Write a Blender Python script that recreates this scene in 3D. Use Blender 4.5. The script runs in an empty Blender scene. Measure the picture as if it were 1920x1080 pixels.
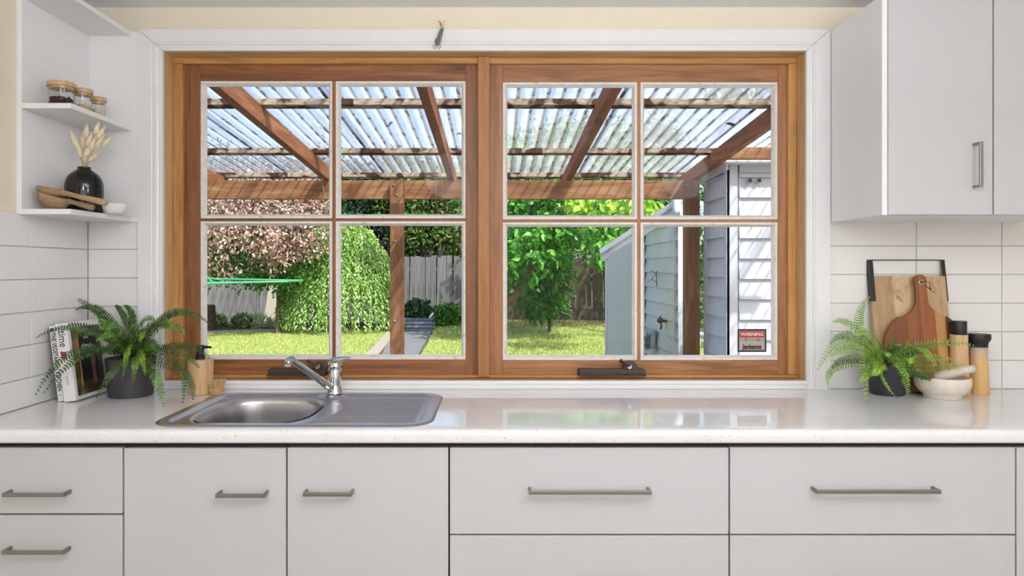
import bpy, math, random
import numpy as np
from mathutils import Vector, Matrix
random.seed(7); RNG = np.random.default_rng(11)
PI = math.pi
SC = bpy.context.scene
COL = SC.collection
# ---------------------------------------------------------------- camera, world, sun, lights, exposure
F = 1295.0; D0 = 2.42; VX = 930.0; VY = 503.0; EYE = 1.322
cam_d = bpy.data.cameras.new('camera'); cam = bpy.data.objects.new('camera', cam_d); COL.objects.link(cam)
cam.location = (0, -D0, EYE); cam.rotation_euler = (PI/2, 0, 0)
cam_d.sensor_width = 36; cam_d.lens = F/1920*36
cam_d.shift_x = (960-VX)/1920; cam_d.shift_y = -(540-VY)/1920
cam_d.clip_start = 0.02; cam_d.clip_end = 500
SC.camera = cam
SUN = Vector((0.52, -0.72, 0.86)).normalized()      # towards the sun
w = bpy.data.worlds.new('world'); SC.world = w; w.use_nodes = True
wn = w.node_tree.nodes; wl = w.node_tree.links; wn.clear()
sky = wn.new('ShaderNodeTexSky'); sky.sky_type = 'NISHITA'; sky.sun_disc = False
sky.sun_elevation = math.asin(SUN.z); sky.sun_rotation = math.atan2(SUN.x, SUN.y)
sky.air_density = 1.0; sky.dust_density = 2.8; sky.ozone_density = 0.8
bg = wn.new('ShaderNodeBackground'); bg.inputs[1].default_value = 0.32
wo = wn.new('ShaderNodeOutputWorld'); wl.new(sky.outputs[0], bg.inputs[0]); wl.new(bg.outputs[0], wo.inputs[0])
sd = bpy.data.lights.new('sun', 'SUN'); sd.energy = 7.5; sd.angle = math.radians(0.6); sd.color = (1, 0.95, 0.86)
so = bpy.data.objects.new('sun', sd); COL.objects.link(so)
so.rotation_euler = SUN.to_track_quat('Z', 'Y').to_euler(); so.location = (6, -8, 12)
def area(name, loc, target, sx, sy, power, color=(1, 1, 1)):
    l = bpy.data.lights.new(name, 'AREA'); l.shape = 'RECTANGLE'; l.size = sx; l.size_y = sy; l.energy = power; l.color = color
    o = bpy.data.objects.new(name, l); COL.objects.link(o); o.location = loc
    o.rotation_euler = (Vector(loc)-Vector(target)).to_track_quat('Z', 'Y').to_euler(); return o
area('rear_fill_light', (0.9, -4.4, 1.45), (0.2, 0, 1.2), 3.0, 1.7, 36, (0.97, 0.965, 1))  # fill light added behind the camera; the rear wall has no window
for lx_ in (-0.35, 1.35):
    l_ = bpy.data.lights.new('point_fill_light', 'POINT'); l_.energy = 20; l_.shadow_soft_size = 0.16; l_.color = (0.98, 0.965, 1)  # point fills added to brighten the worktop and ceiling
    o_ = bpy.data.objects.new('point_fill_light', l_); COL.objects.link(o_); o_.location = (lx_, -2.3, 1.98)
area('ceiling_fill_light', (0.4, -1.95, 1.86), (0.4, -1.9, 3), 1.1, 0.3, 34, (0.98, 0.97, 1))  # upward fill added to lift the ceiling and bounce soft light down
vs = SC.view_settings; vs.view_transform = 'Standard'; vs.look = 'None'; vs.gamma = 1; vs.use_curve_mapping = False
vs.exposure = 0.0

# ---------------------------------------------------------------- helpers
def X(px, d): return (px-VX)*d/F
def Z(py, d): return EYE-(py-VY)*d/F
def Y(d): return d-D0
def lin(c):
    out = []
    for v in c[:3]:
        v = v/255.0
        out.append(v/12.92 if v <= 0.04045 else ((v+0.055)/1.055)**2.4)
    return (*out, 1)
ORIG = {}
def tag(o, label=None, cat=None, group=None, kind=None):
    if label: o['label'] = label
    if cat: o['category'] = cat
    if group: o['group'] = group
    if kind: o['kind'] = kind
    return o
def thing(name, label, cat, loc=(0, 0, 0), rot=(0, 0, 0), group=None):
    o = bpy.data.objects.new(name, None); COL.objects.link(o); o.location = loc; o.rotation_euler = rot
    o.empty_display_size = 0.05
    ORIG[o.name] = Vector(loc) if tuple(rot) == (0, 0, 0) else Vector((0, 0, 0))
    return tag(o, label, cat, group)
def structure(name, loc=(0, 0, 0)):
    o = bpy.data.objects.new(name, None); COL.objects.link(o); o.location = loc; ORIG[o.name] = Vector(loc)
    o['kind'] = 'structure'; return o
class MB:
    def __init__(s): s.v = []; s.f = []
    def add(s, vs_, fs_):
        n = len(s.v); s.v += [tuple(v) for v in vs_]; s.f += [tuple(i+n for i in f) for f in fs_]; return s
    def box(s, x0, x1, y0, y1, z0, z1, M=None):
        v = [Vector((x, y, z)) for x in (x0, x1) for y in (y0, y1) for z in (z0, z1)]
        if M: v = [M @ q for q in v]
        return s.add(v, [(0, 1, 3, 2), (4, 6, 7, 5), (0, 4, 5, 1), (2, 3, 7, 6), (0, 2, 6, 4), (1, 5, 7, 3)])
    def beam(s, a, b, w, h, up=(0, 0, 1)):      # bar from a to b, width w across, height h along up
        a = Vector(a); b = Vector(b); t = (b-a).normalized(); sd_ = t.cross(Vector(up)).normalized(); u = sd_.cross(t)
        v = []
        for p in (a, b):
            for i, j in ((-1, -1), (1, -1), (1, 1), (-1, 1)): v.append(p+sd_*(i*w/2)+u*(j*h/2))
        return s.add(v, [(0, 1, 2, 3), (7, 6, 5, 4), (0, 4, 5, 1), (1, 5, 6, 2), (2, 6, 7, 3), (3, 7, 4, 0)])
    def tube(s, pts, r, n=8, caps=True):
        pts = [Vector(p) for p in pts]; m = len(pts)
        rs = r if isinstance(r, (list, tuple)) else [r]*m
        vs_ = []; prev = None
        for i, p in enumerate(pts):
            t = (pts[min(i+1, m-1)]-pts[max(i-1, 0)])
            t = t.normalized() if t.length > 1e-9 else Vector((0, 0, 1))
            if prev is None:
                a = t.orthogonal().normalized()
            else:
                a = prev-t*prev.dot(t); a = a.normalized() if a.length > 1e-6 else t.orthogonal().normalized()
            prev = a; b = t.cross(a)
            for k in range(n):
                an = 2*PI*k/n; vs_.append(p+a*(math.cos(an)*rs[i])+b*(math.sin(an)*rs[i]))
        fs_ = []
        for i in range(m-1):
            for k in range(n):
                k2 = (k+1) % n; fs_.append((i*n+k, i*n+k2, (i+1)*n+k2, (i+1)*n+k))
        if caps:
            fs_.append(tuple(range(n))[::-1]); fs_.append(tuple((m-1)*n+k for k in range(n)))
        return s.add(vs_, fs_)
    def lathe(s, prof, c=(0, 0, 0), n=32, M=None, sx=1, sy=1):
        vs_ = []; m = len(prof)
        for r, z in prof:
            for k in range(n):
                an = 2*PI*k/n; q = Vector((c[0]+r*sx*math.cos(an), c[1]+r*sy*math.sin(an), c[2]+z))
                vs_.append(M @ q if M else q)
        fs_ = []
        for i in range(m-1):
            for k in range(n):
                k2 = (k+1) % n; fs_.append((i*n+k, i*n+k2, (i+1)*n+k2, (i+1)*n+k))
        if prof[0][0] > 1e-6: fs_.append(tuple(range(n))[::-1])
        if prof[-1][0] > 1e-6: fs_.append(tuple((m-1)*n+k for k in range(n)))
        return s.add(vs_, fs_)
    def prism(s, poly, a0, a1, fn):       # poly of 2D points, fn(u,v,a) -> xyz
        n = len(poly)
        vs_ = [fn(u, v, a0) for u, v in poly]+[fn(u, v, a1) for u, v in poly]
        fs_ = [tuple(range(n))[::-1], tuple(range(n, 2*n))]+[(i, (i+1) % n, n+(i+1) % n, n+i) for i in range(n)]
        return s.add(vs_, fs_)
    def build(s, name, mat, parent=None, smooth=None, bevel=0, seg=2, local=False, kind=None, label=None):
        off = Vector((0, 0, 0))
        if parent is not None and not local: off = ORIG.get(parent.name, Vector((0, 0, 0)))
        me = bpy.data.meshes.new(name)
        me.from_pydata([(v[0]-off.x, v[1]-off.y, v[2]-off.z) for v in s.v], [], s.f)
        return link(name, me, mat, parent, smooth, bevel, seg, off, kind, label)
def link(name, me, mat, parent=None, smooth=None, bevel=0, seg=2, off=Vector((0, 0, 0)), kind=None, label=None):
    o = bpy.data.objects.new(name, me); COL.objects.link(o)
    if mat: me.materials.append(mat)
    import bmesh
    if len(me.polygons) < 20000:
        bm = bmesh.new(); bm.from_mesh(me); bmesh.ops.recalc_face_normals(bm, faces=bm.faces); bm.to_mesh(me); bm.free()
    if smooth is not None:
        me.polygons.foreach_set('use_smooth', [True]*len(me.polygons))
        try: me.set_sharp_from_angle(angle=math.radians(smooth))
        except Exception: pass
    if bevel:
        b = o.modifiers.new('bevel', 'BEVEL'); b.width = bevel; b.segments = seg; b.limit_method = 'ANGLE'; b.angle_limit = math.radians(40)
        b.harden_normals = False
    if parent is not None: o.parent = parent
    ORIG[o.name] = off
    if kind: o['kind'] = kind
    if label: o['label'] = label
    return o
def B(x0, x1, y0, y1, z0, z1, name, mat, parent=None, bevel=0.0, **k):
    return MB().box(min(x0, x1), max(x0, x1), min(y0, y1), max(y0, y1), min(z0, z1), max(z0, z1)).build(name, mat, parent, bevel=bevel, **k)
def S(name, mb, mat, bevel=0, **k):
    o = mb.build(name, mat, None, bevel=bevel, **k); o['kind'] = 'structure'; return o

# ---------------------------------------------------------------- materials
MC = {}
class NT:
    def __init__(s, name):
        s.m = bpy.data.materials.new(name); s.m.use_nodes = True; s.n = s.m.node_tree.nodes; s.l = s.m.node_tree.links
        s.b = s.n['Principled BSDF']; s.out = s.n['Material Output']
    def node(s, t, **k):
        o = s.n.new(t)
        for a, b in k.items(): setattr(o, a, b)
        return o
    def coord(s, scale=(1, 1, 1), rot=(0, 0, 0), kind='Object'):
        tc = s.node('ShaderNodeTexCoord'); mp = s.node('ShaderNodeMapping'); mp.inputs['Scale'].default_value = scale
        mp.inputs['Rotation'].default_value = rot
        s.l.new(tc.outputs[kind], mp.inputs[0]); return mp.outputs[0]
    def noise(s, vec, scale, detail=4, rough=0.55, dist=0.0):
        n = s.node('ShaderNodeTexNoise'); n.inputs['Scale'].default_value = scale; n.inputs['Detail'].default_value = detail
        n.inputs['Roughness'].default_value = rough; n.inputs['Distortion'].default_value = dist
        s.l.new(vec, n.inputs['Vector']); return n.outputs['Fac']
    def ramp(s, fac, stops):
        r = s.node('ShaderNodeValToRGB'); e = r.color_ramp.elements
        while len(e) > 1: e.remove(e[-1])
        e[0].position = stops[0][0]; e[0].color = stops[0][1]
        for p, c in stops[1:]:
            q = e.new(p); q.color = c
        s.l.new(fac, r.inputs[0]); return r.outputs[0]
    def mix(s, fac, a, b, mode='MIX'):
        m = s.node('ShaderNodeMix', data_type='RGBA', blend_type=mode)
        for sock, v in ((m.inputs[0], fac), (m.inputs[6], a), (m.inputs[7], b)):
            if isinstance(v, (int, float)): sock.default_value = v
            elif isinstance(v, tuple): sock.default_value = v
            else: s.l.new(v, sock)
        return m.outputs[2]
    def bump(s, h, strength=0.2, dist=0.002):
        b = s.node('ShaderNodeBump'); b.inputs['Strength'].default_value = strength; b.inputs['Distance'].default_value = dist
        s.l.new(h, b.inputs['Height']); s.l.new(b.outputs[0], s.b.inputs['Normal'])
    def set(s, color=None, rough=None, metal=None, spec=None):
        if color is not None:
            if isinstance(color, tuple): s.b.inputs['Base Color'].default_value = color
            else: s.l.new(color, s.b.inputs['Base Color'])
        if rough is not None: s.b.inputs['Roughness'].default_value = rough
        if metal is not None: s.b.inputs['Metallic'].default_value = metal
        if spec is not None: s.b.inputs['Specular IOR Level'].default_value = spec
        return s
def plain(name, c, rough=0.5, metal=0, var=0.04, scale=20, bump=0.0, spec=None):
    if name in MC: return MC[name]
    t = NT(name); v = t.coord(); n = t.noise(v, scale)
    L = lin(c); lo = tuple(max(0, q*(1-var)) for q in L[:3])+(1,); hi = tuple(min(1, q*(1+var)) for q in L[:3])+(1,)
    t.set(t.ramp(n, [(0.3, lo), (0.7, hi)]), rough, metal, spec)
    if bump: t.bump(n, bump)
    MC[name] = t.m; return t.m
def wood(name, c1, c2, c3, axis='X', scale=9, rough=0.5, stretch=14, bump=0.15, fine=True, dark=None):
    if name in MC: return MC[name]
    t = NT(name); sc = {'X': (1, stretch, stretch), 'Y': (stretch, 1, stretch), 'Z': (stretch, stretch, 1)}[axis]
    v = t.coord(sc); n = t.noise(v, scale*0.22, 5, 0.6, 1.2)
    col = t.ramp(n, [(0.25, lin(c1)), (0.5, lin(c2)), (0.75, lin(c3))])
    if fine:
        n2 = t.noise(v, scale*1.4, 3, 0.7)
        col = t.mix(0.35, col, t.ramp(n2, [(0.3, (0.35, 0.35, 0.35, 1)), (0.65, (1, 1, 1, 1))]), 'MULTIPLY')
        t.bump(n2, bump)
    if dark:
        v3 = t.coord((1, 1, 1)); n3 = t.noise(v3, dark[0], 3, 0.6)
        col = t.mix(t.ramp(n3, [(dark[1], (0, 0, 0, 1)), (dark[1]+0.12, (1, 1, 1, 1))]), col, lin(dark[2]))
    t.set(col, rough); MC[name] = t.m; return t.m

M_wallcream = plain('cream_paint', (231, 223, 203), 0.7, var=0.015)
M_ceil = plain('ceiling_paint', (234, 235, 238), 0.8, var=0.01)
M_white = plain('white_gloss_paint', (232, 233, 234), 0.35, var=0.02, scale=12)
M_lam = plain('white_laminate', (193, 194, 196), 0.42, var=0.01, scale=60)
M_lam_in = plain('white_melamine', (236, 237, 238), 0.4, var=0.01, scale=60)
M_dark = plain('shadow_gap_board', (44, 44, 46), 0.7)
M_tile = plain('white_glazed_tile', (232, 232, 230), 0.22, var=0.015, scale=6)
M_grout = plain('grey_grout', (196, 195, 190), 0.85)
M_floor = wood('floor_boards', (140, 132, 122), (160, 152, 142), (176, 168, 158), 'X')
M_steel = plain('brushed_handle_steel', (150, 148, 144), 0.38, 1.0, scale=90)
M_black = plain('matte_black', (26, 26, 28), 0.45, var=0.1)
M_bronze = plain('bronze_hardware', (66, 54, 47), 0.45, 0.3, var=0.15)
M_reveal = wood('pale_reveal_timber', (180, 142, 94), (212, 176, 124), (226, 194, 146), 'Z', 9, 0.45, 16)
M_revealX = wood('pale_reveal_timber_across', (180, 142, 94), (212, 176, 124), (226, 194, 146), 'X', 9, 0.45, 16)
M_stopZ = wood('orange_stop_timber', (158, 106, 54), (194, 142, 82), (210, 162, 102), 'Z', 9, 0.45, 16)
M_stopX = wood('orange_stop_timber_across', (158, 106, 54), (194, 142, 82), (210, 162, 102), 'X', 9, 0.45, 16)
M_sashLZ = wood('left_sash_timber', (104, 64, 36), (142, 90, 54), (164, 110, 70), 'Z', 9, 0.42, 16)
M_sashLX = wood('left_sash_timber_across', (90, 54, 30), (146, 92, 54), (176, 120, 76), 'X', 9, 0.42, 16)
M_sashRZ = wood('right_sash_timber', (128, 82, 48), (166, 114, 72), (188, 136, 92), 'Z', 9, 0.42, 16)
M_sashRX = wood('right_sash_timber_across', (124, 80, 46), (166, 114, 72), (192, 140, 96), 'X', 9, 0.42, 16)
def putty():
    t = NT('old_white_putty'); n = t.noise(t.coord(), 45, 5, 0.7)
    t.set(t.ramp(n, [(0.27, lin((150, 140, 128))), (0.38, lin((222, 220, 214))), (0.7, lin((236, 235, 230)))]), 0.55)
    t.bump(n, 0.3); return t.m
M_putty = putty()
def glass(name, tint=(0.97, 0.985, 0.98, 1), refl=0.035, rough=0.0, k=0.6):
    t = NT(name); t.n.remove(t.b)
    tr = t.node('ShaderNodeBsdfTransparent'); tr.inputs[0].default_value = tint
    gl = t.node('ShaderNodeBsdfGlossy'); gl.inputs['Roughness'].default_value = rough
    fr = t.node('ShaderNodeLayerWeight'); fr.inputs[0].default_value = 0.12
    mm = t.node('ShaderNodeMath', operation='MULTIPLY_ADD'); mm.inputs[1].default_value = k; mm.inputs[2].default_value = refl
    t.l.new(fr.outputs['Fresnel'], mm.inputs[0])
    mx = t.node('ShaderNodeMixShader'); t.l.new(mm.outputs[0], mx.inputs[0]); t.l.new(tr.outputs[0], mx.inputs[1]); t.l.new(gl.outputs[0], mx.inputs[2])
    t.l.new(mx.outputs[0], t.out.inputs[0]); return t.m
M_glass = glass('window_glass', refl=0.0)
M_jar = glass('jar_glass', (0.99, 0.992, 0.992, 1), 0.02, 0.02, 0.25)
def stone():
    t = NT('white_speckled_stone'); v = t.coord()
    a = t.noise(v, 420, 2, 0.5); b = t.noise(v, 160, 2, 0.5); c = t.noise(v, 6, 3)
    base = t.ramp(c, [(0.3, lin((226, 226, 225))), (0.7, lin((234, 234, 233)))])
    col = t.mix(t.ramp(a, [(0.66, (0, 0, 0, 1)), (0.72, (1, 1, 1, 1))]), base, lin((160, 150, 138)))
    col = t.mix(t.ramp(b, [(0.70, (0, 0, 0, 1)), (0.74, (1, 1, 1, 1))]), col, lin((150, 144, 138)))
    col = t.mix(t.ramp(a, [(0.28, (1, 1, 1, 1)), (0.34, (0, 0, 0, 1))]), col, lin((240, 240, 240)))
    t.set(col, 0.07, spec=0.6); return t.m
M_stone = stone()
def steel():
    t = NT('sink_stainless_steel'); v = t.coord((1, 30, 30)); n = t.noise(v, 40, 3)
    t.set(t.ramp(n, [(0.3, lin((186, 186, 188))), (0.7, lin((210, 210, 212)))]), 0.3, 1.0); return t.m
M_sink = steel()
M_chrome = plain('chrome', (200, 202, 205), 0.08, 1.0, var=0.01)

# ---------------------------------------------------------------- room shell
WL = -1.433; CEIL = 2.236; XR = 2.7; YB = -4.6
dA = 2.40
ax0, ax1 = X(303, dA), X(1514, dA); az0, az1 = 0.930, Z(94, dA)      # opening
mb = MB()
mb.box(-1.6, ax0-0.004, 0, 0.12, -0.1, 2.6); mb.box(ax1+0.004, XR+0.15, 0, 0.12, -0.1, 2.6)
mb.box(ax0-0.004, ax1+0.004, 0, 0.12, az1+0.004, 2.6); mb.box(ax0-0.004, ax1+0.004, 0, 0.12, -0.1, az0-0.03)
wall_back = S('wall_back', mb, M_wallcream)
wall_left = S('wall_left', MB().box(WL-0.12, WL, YB, 0, -0.1, 2.5), M_wallcream)
S('wall_right', MB().box(XR, XR+0.12, YB, 0, -0.1, 2.5), M_wallcream)
S('wall_rear', MB().box(WL-0.12, XR+0.12, YB-0.12, YB, -0.1, 2.5), M_wallcream)
S('floor', MB().box(WL-0.12, XR+0.12, YB-0.12, 0, -0.12, 0), M_floor)
S('ceiling', MB().box(WL-0.12, XR+0.12, YB-0.12, 0.12, CEIL, CEIL+0.06), M_ceil)
TG = 0.0014
TM = {}
def tile(parent, axis, a0, a1, z0, z1):
    w_ = round(a1-a0-2*TG, 4); h_ = round(z1-z0-2*TG, 4); k = (axis, w_, h_)
    if k not in TM:
        m = MB(); r = 0.0012; t_ = 0.006
        if axis == 'x': f = lambda u, v, e: (u, -e, v)
        else: f = lambda u, v, e: (e, u, v)
        vs_ = [f(su*w_/2, sv*h_/2, 0) for su, sv in ((-1, -1), (1, -1), (1, 1), (-1, 1))]
        vs_ += [f(su*w_/2, sv*h_/2, t_-r) for su, sv in ((-1, -1), (1, -1), (1, 1), (-1, 1))]
        vs_ += [f(su*(w_/2-r), sv*(h_/2-r), t_) for su, sv in ((-1, -1), (1, -1), (1, 1), (-1, 1))]
        fs_ = [(0, 1, 5, 4), (1, 2, 6, 5), (2, 3, 7, 6), (3, 0, 4, 7), (4, 5, 9, 8), (5, 6, 10, 9), (6, 7, 11, 10), (7, 4, 8, 11), (8, 9, 10, 11), (3, 2, 1, 0)]
        m.add(vs_, fs_); o = m.build('tile', M_tile, parent, local=True); TM[k] = o.data
    else:
        o = bpy.data.objects.new('tile', TM[k]); COL.objects.link(o); o.parent = parent
    c = (a0+a1)/2
    o.location = (c, -0.001, (z0+z1)/2) if axis == 'x' else (WL+0.001, c, (z0+z1)/2)
xo0, xo1 = X(258, dA), X(1557.5, dA)
B(xo1, XR, -0.003, 0, 0.9, 1.5, 'grout_bed', M_grout, wall_back)
B(WL, xo0, -0.003, 0, 0.9, 1.4875, 'grout_bed', M_grout, wall_back)
B(WL, WL+0.003, -1.5, 0, 0.9, 1.4875, 'grout_bed', M_grout, wall_left)
xs = [xo1, 1.17+0.299, 1.17+2*0.299, 1.17+3*0.299, 1.17+4*0.299, XR]
zs = [0.9+0.1*i for i in range(7)]
for i in range(5):
    for j in range(6): tile(wall_back, 'x', xs[i], xs[i+1], zs[j], zs[j+1])
zl = [0.9, 0.9875, 1.0875, 1.1875, 1.2875, 1.3875, 1.4875]
for j in range(6): tile(wall_back, 'x', WL+0.007, xo0-0.001, zl[j], zl[j+1])
for i in range(5):
    for j in range(6): tile(wall_left, 'y', -0.3*(i+1), -0.3*i-(0.007 if i == 0 else 0), zl[j], zl[j+1])

# ---------------------------------------------------------------- architrave (white) and timber window
top_o = Z(55, dA); W_ = ax0-xo0; W2 = xo1-ax1; WT = top_o-az1
prof = [(0.0, 0.0), (0.0, 0.019), (0.55, 0.019), (0.60, 0.016), (0.64, 0.019), (0.72, 0.0195), (0.76, 0.014), (0.84, 0.011), (0.88, 0.014), (1.0, 0.014), (1.0, 0.0)]   # 0 outer .. 1 inner
def jamb(name, xo_, xi_, zb):
    n = len(prof); m = MB()
    bot = [(xo_+(xi_-xo_)*u, -e, zb) for u, e in prof]; top = [(xo_+(xi_-xo_)*u, -e, top_o+(az1-top_o)*u) for u, e in prof]
    m.add(bot+top, [tuple(range(n)), tuple(range(n, 2*n))]+[(i, (i+1) % n, n+(i+1) % n, n+i) for i in range(n)])
    return S(name, m, M_white)
jamb('trim_1', xo0, ax0, 0.9002); jamb('trim_2', xo1, ax1, 0.9002)
n = len(prof); m = MB()
a = [(xo0+(ax0-xo0)*u, -e, top_o+(az1-top_o)*u-0.0006) for u, e in prof]; b = [(xo1+(ax1-xo1)*u, -e, top_o+(az1-top_o)*u-0.0006) for u, e in prof]
m.add([(p[0]+0.0008, p[1], p[2]+0.0012) for p in a]+[(p[0]-0.0008, p[1], p[2]+0.0012) for p in b], [tuple(range(n)), tuple(range(n, 2*n))]+[(i, (i+1) % n, n+(i+1) % n, n+i) for i in range(n)])
S('trim_3', m, M_white)
S('trim_4', MB().box(ax0+0.0003, ax1-0.0003, -0.0135, 0.0, 0.9004, az0), M_white, bevel=0.002)
S('trim_5', MB().box(ax0+0.0005, ax1-0.0005, -0.0165, -0.0132, az0-0.012, az0-0.001), M_white, bevel=0.002)
win = structure('window_1')
yr = 0.062      # depth of the plain reveal board
B(ax0-0.012, ax0, 0.001, 0.15, az0-0.01, az1+0.01, 'reveal_board', M_reveal, win)
B(ax1, ax1+0.012, 0.001, 0.15, az0-0.01, az1+0.01, 'reveal_board', M_reveal, win)
B(ax0, ax1, 0.001, 0.15, az1, az1+0.012, 'reveal_board', M_revealX, win)
B(ax0, ax1, 0.001, 0.15, az0-0.02, az0, 'sill_board', wood('worn_sill_timber', (150, 100, 60), (176, 124, 78), (196, 180, 160), 'X', 9, 0.55, 10), win, bevel=0.002)
ds = Y(0)+D0+D0  # unused
dS = D0+0.062
sL, sR = X(342, dS), X(1478, dS); sT = Z(119, dS); sB = Z(703, dS)
B(ax0+0.0005, sL, yr, 0.12, sB+0.0005, sT-0.0005, 'frame_stop', M_stopZ, win, bevel=0.002)
B(sR, ax1-0.0005, yr, 0.12, sB+0.0005, sT-0.0005, 'frame_stop', M_stopZ, win, bevel=0.002)
B(ax0+0.0005, ax1-0.0005, yr, 0.12, sT, az1-0.0005, 'frame_stop', M_stopX, win, bevel=0.002)
B(ax0+0.001, ax1-0.001, yr-0.012, 0.12, az0+0.0005, sB, 'frame_stop', M_stopX, win, bevel=0.002)
mL, mR = X(896, dS), X(918, dS)
B(mL, mR, yr-0.018, 0.135, az0+0.003, az1-0.001, 'mullion', wood('mullion_timber', (150, 98, 52), (170, 116, 66), (184, 130, 78), 'Z', 9, 0.45, 16), win, bevel=0.003)
# sashes: px of glass edges, at glass depth
def sash(nm, px, py, stile, MZ, MX):
    r = structure(nm); dF = D0+0.082; dG = D0+0.095
    y0, y1 = 0.080, 0.125
    xa, xb = X(stile[0], dF), X(stile[1], dF); za, zb = sB-0.004, sT+0.004
    ga, gb = X(px[0], dF), X(px[3], dF); gt, gbm = Z(py[0], dF), Z(py[3], dF)
    B(xa, ga, y0, y1, za, zb, 'stile', MZ, r, bevel=0.0015); B(gb, xb, y0, y1, za, zb, 'stile', MZ, r, bevel=0.0015)
    B(ga, gb, y0+0.0005, y1, gt, zb, 'top_rail', MX, r, bevel=0.0015); B(ga, gb, y0+0.0005, y1, za, gbm, 'bottom_rail', MX, r, bevel=0.0015)
    vm = (X(px[1], dF), X(px[2], dF)); hm = (Z(py[1], dF), Z(py[2], dF))
    cx = sum(vm)/2; cz = sum(hm)/2
    B(cx-0.0065, cx+0.0065, y0+0.003, y1, gbm, gt, 'glazing_bar', MZ, r, bevel=0.001)
    B(ga, cx-0.007, y0+0.004, y1, cz-0.0055, cz+0.0055, 'glazing_bar', MX, r, bevel=0.001)
    B(cx+0.007, gb, y0+0.004, y1, cz-0.0055, cz+0.0055, 'glazing_bar', MX, r, bevel=0.001)
    for (xl, xr) in ((ga, cx-0.0065), (cx+0.0065, gb)):
        for (zb_, zt_) in ((gbm, cz-0.0055), (cz+0.0055, gt)):
            B(xl+0.002, xr-0.002, 0.1045, 0.1085, zb_+0.002, zt_-0.002, 'pane', M_glass, r)
            t_ = 0.0155; yb0, yb1 = y0+0.004, 0.104
            m = MB()
            # bevelled putty frame: sloping ring
            O = [(xl, zb_), (xr, zb_), (xr, zt_), (xl, zt_)]; I = [(xl+t_, zb_+t_), (xr-t_, zb_+t_), (xr-t_, zt_-t_), (xl+t_, zt_-t_)]
            J = [(xl+t_*0.5, zb_+t_*0.5), (xr-t_*0.5, zb_+t_*0.5), (xr-t_*0.5, zt_-t_*0.5), (xl+t_*0.5, zt_-t_*0.5)]
            V = [(x, yb0, z) for x, z in O]+[(x, yb0, z) for x, z in J]+[(x, yb1-0.004, z) for x, z in I]+[(x, yb1, z) for x, z in I]+[(x, yb1, z) for x, z in O]
            Fc = []
            for q in range(4):
                for i in range(4): Fc.append((q*4+i, q*4+(i+1) % 4, (q+1)*4+(i+1) % 4, (q+1)*4+i))
            for i in range(4): Fc.append((16+i, 16+(i+1) % 4, (i+1) % 4, i))
            m.add(V, Fc).build('putty_bead', M_putty, r, label='chipped white putty bead')
    return r
winL = sash('window_2', (376, 620, 632, 873), (152, 405, 419, 674), (341, 897), M_sashLZ, M_sashLX)
winR = sash('window_3', (943, 1190, 1206, 1458), (154, 408, 420, 675), (917, 1479), M_sashRZ, M_sashRX)
# winders
def winder(win_, x0, x1, hx, flip):
    d = D0+0.05
    a, b = X(x0, d), X(x1, d); zb, zt = Z(703.5, d), Z(692, d)
    m = MB(); m.box(a, b, 0.028, 0.079, zb, zb+0.005); m.box(a+0.003, b-0.003, 0.034, 0.078, zb+0.004, zt)
    w_ = m.build('winder', M_bronze, win_, bevel=0.002, label='dark bronze chain winder')
    h = X(hx, d); m = MB()
    m.prism([(-0.03, 0), (0.03, 0), (0.026, 0.022), (0.014, 0.038), (-0.004, 0.042), (-0.018, 0.034), (-0.026, 0.016)], 0.04, 0.066, lambda u, v, q: (h+(u if not flip else -u), q, zb+0.01+v))
    m.build('winder_housing', M_bronze, w_, bevel=0.003)
    m = MB(); m.lathe([(0.0105, 0), (0.0105, 0.006), (0.0075, 0.009), (0, 0.009)], n=20, M=Matrix.Translation((h-0.006, 0.04, zb+0.032)) @ Matrix.Rotation(PI/2, 4, 'X'))
    m.build('lock_barrel', plain('steel_keyhole', (170, 168, 160), 0.3, 1), w_, smooth=40)
    m = MB(); m.tube([(h-0.006, 0.032, zb+0.036), (h-0.02, 0.03, zb+0.044), (h-0.034, 0.028, zb+0.050), (h-0.04, 0.026, zb+0.056)], [0.006, 0.005, 0.005, 0.008], 8)
    m.build('winder_crank', M_bronze, w_, smooth=50)
winder(winL, 503, 613, 600, False); winder(winR, 1084, 1210, 1182, False)
# sticker
def text(s, size, mat, name, parent, M, ext=0.0003, align='CENTER', sx=1.0, bold=0.0, local=True):
    cu = bpy.data.curves.new('t', 'FONT'); cu.body = s; cu.size = size; cu.extrude = ext; cu.align_x = align; cu.align_y = 'CENTER'; cu.offset = bold
    o = bpy.data.objects.new('t', cu); COL.objects.link(o); dg = bpy.context.evaluated_depsgraph_get()
    me = bpy.data.meshes.new_from_object(o.evaluated_get(dg)); bpy.data.objects.remove(o)
    me.transform(Matrix.Diagonal((sx, 1, 1, 1))); me.transform(M); me.materials.clear(); me.materials.append(mat)
    q = bpy.data.objects.new(name, me); COL.objects.link(q)
    if parent is not None: q.parent = parent
    ORIG[q.name] = Vector((0, 0, 0)); return q
dK = D0+0.103
st = thing('warning_sticker', 'small black-framed WARNING sticker on the lower right window pane', 'sticker', (X(1410, dK), 0.1035, Z(638.5, dK)))
sw, sh = 54*dK/F, 43*dK/F
B(-sw/2, sw/2, 0, 0.0006, -sh/2, sh/2, 'border', plain('sticker_black', (30, 32, 40), 0.5), st, local=True)
B(-sw/2+.006, sw/2-.006, -0.0003, 0.0002, -sh/2+.006, sh/2-.006, 'sticker_face', plain('sticker_grey', (172, 166, 160), 0.5), st, local=True)
B(-sw/2+.0075, sw/2-.0075, -0.0006, 0, sh/2-.031, sh/2-.0075, 'red_band', plain('sticker_red', (176, 44, 40), 0.5), st, local=True)
RX = Matrix.Rotation(PI/2, 4, 'X')
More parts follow.
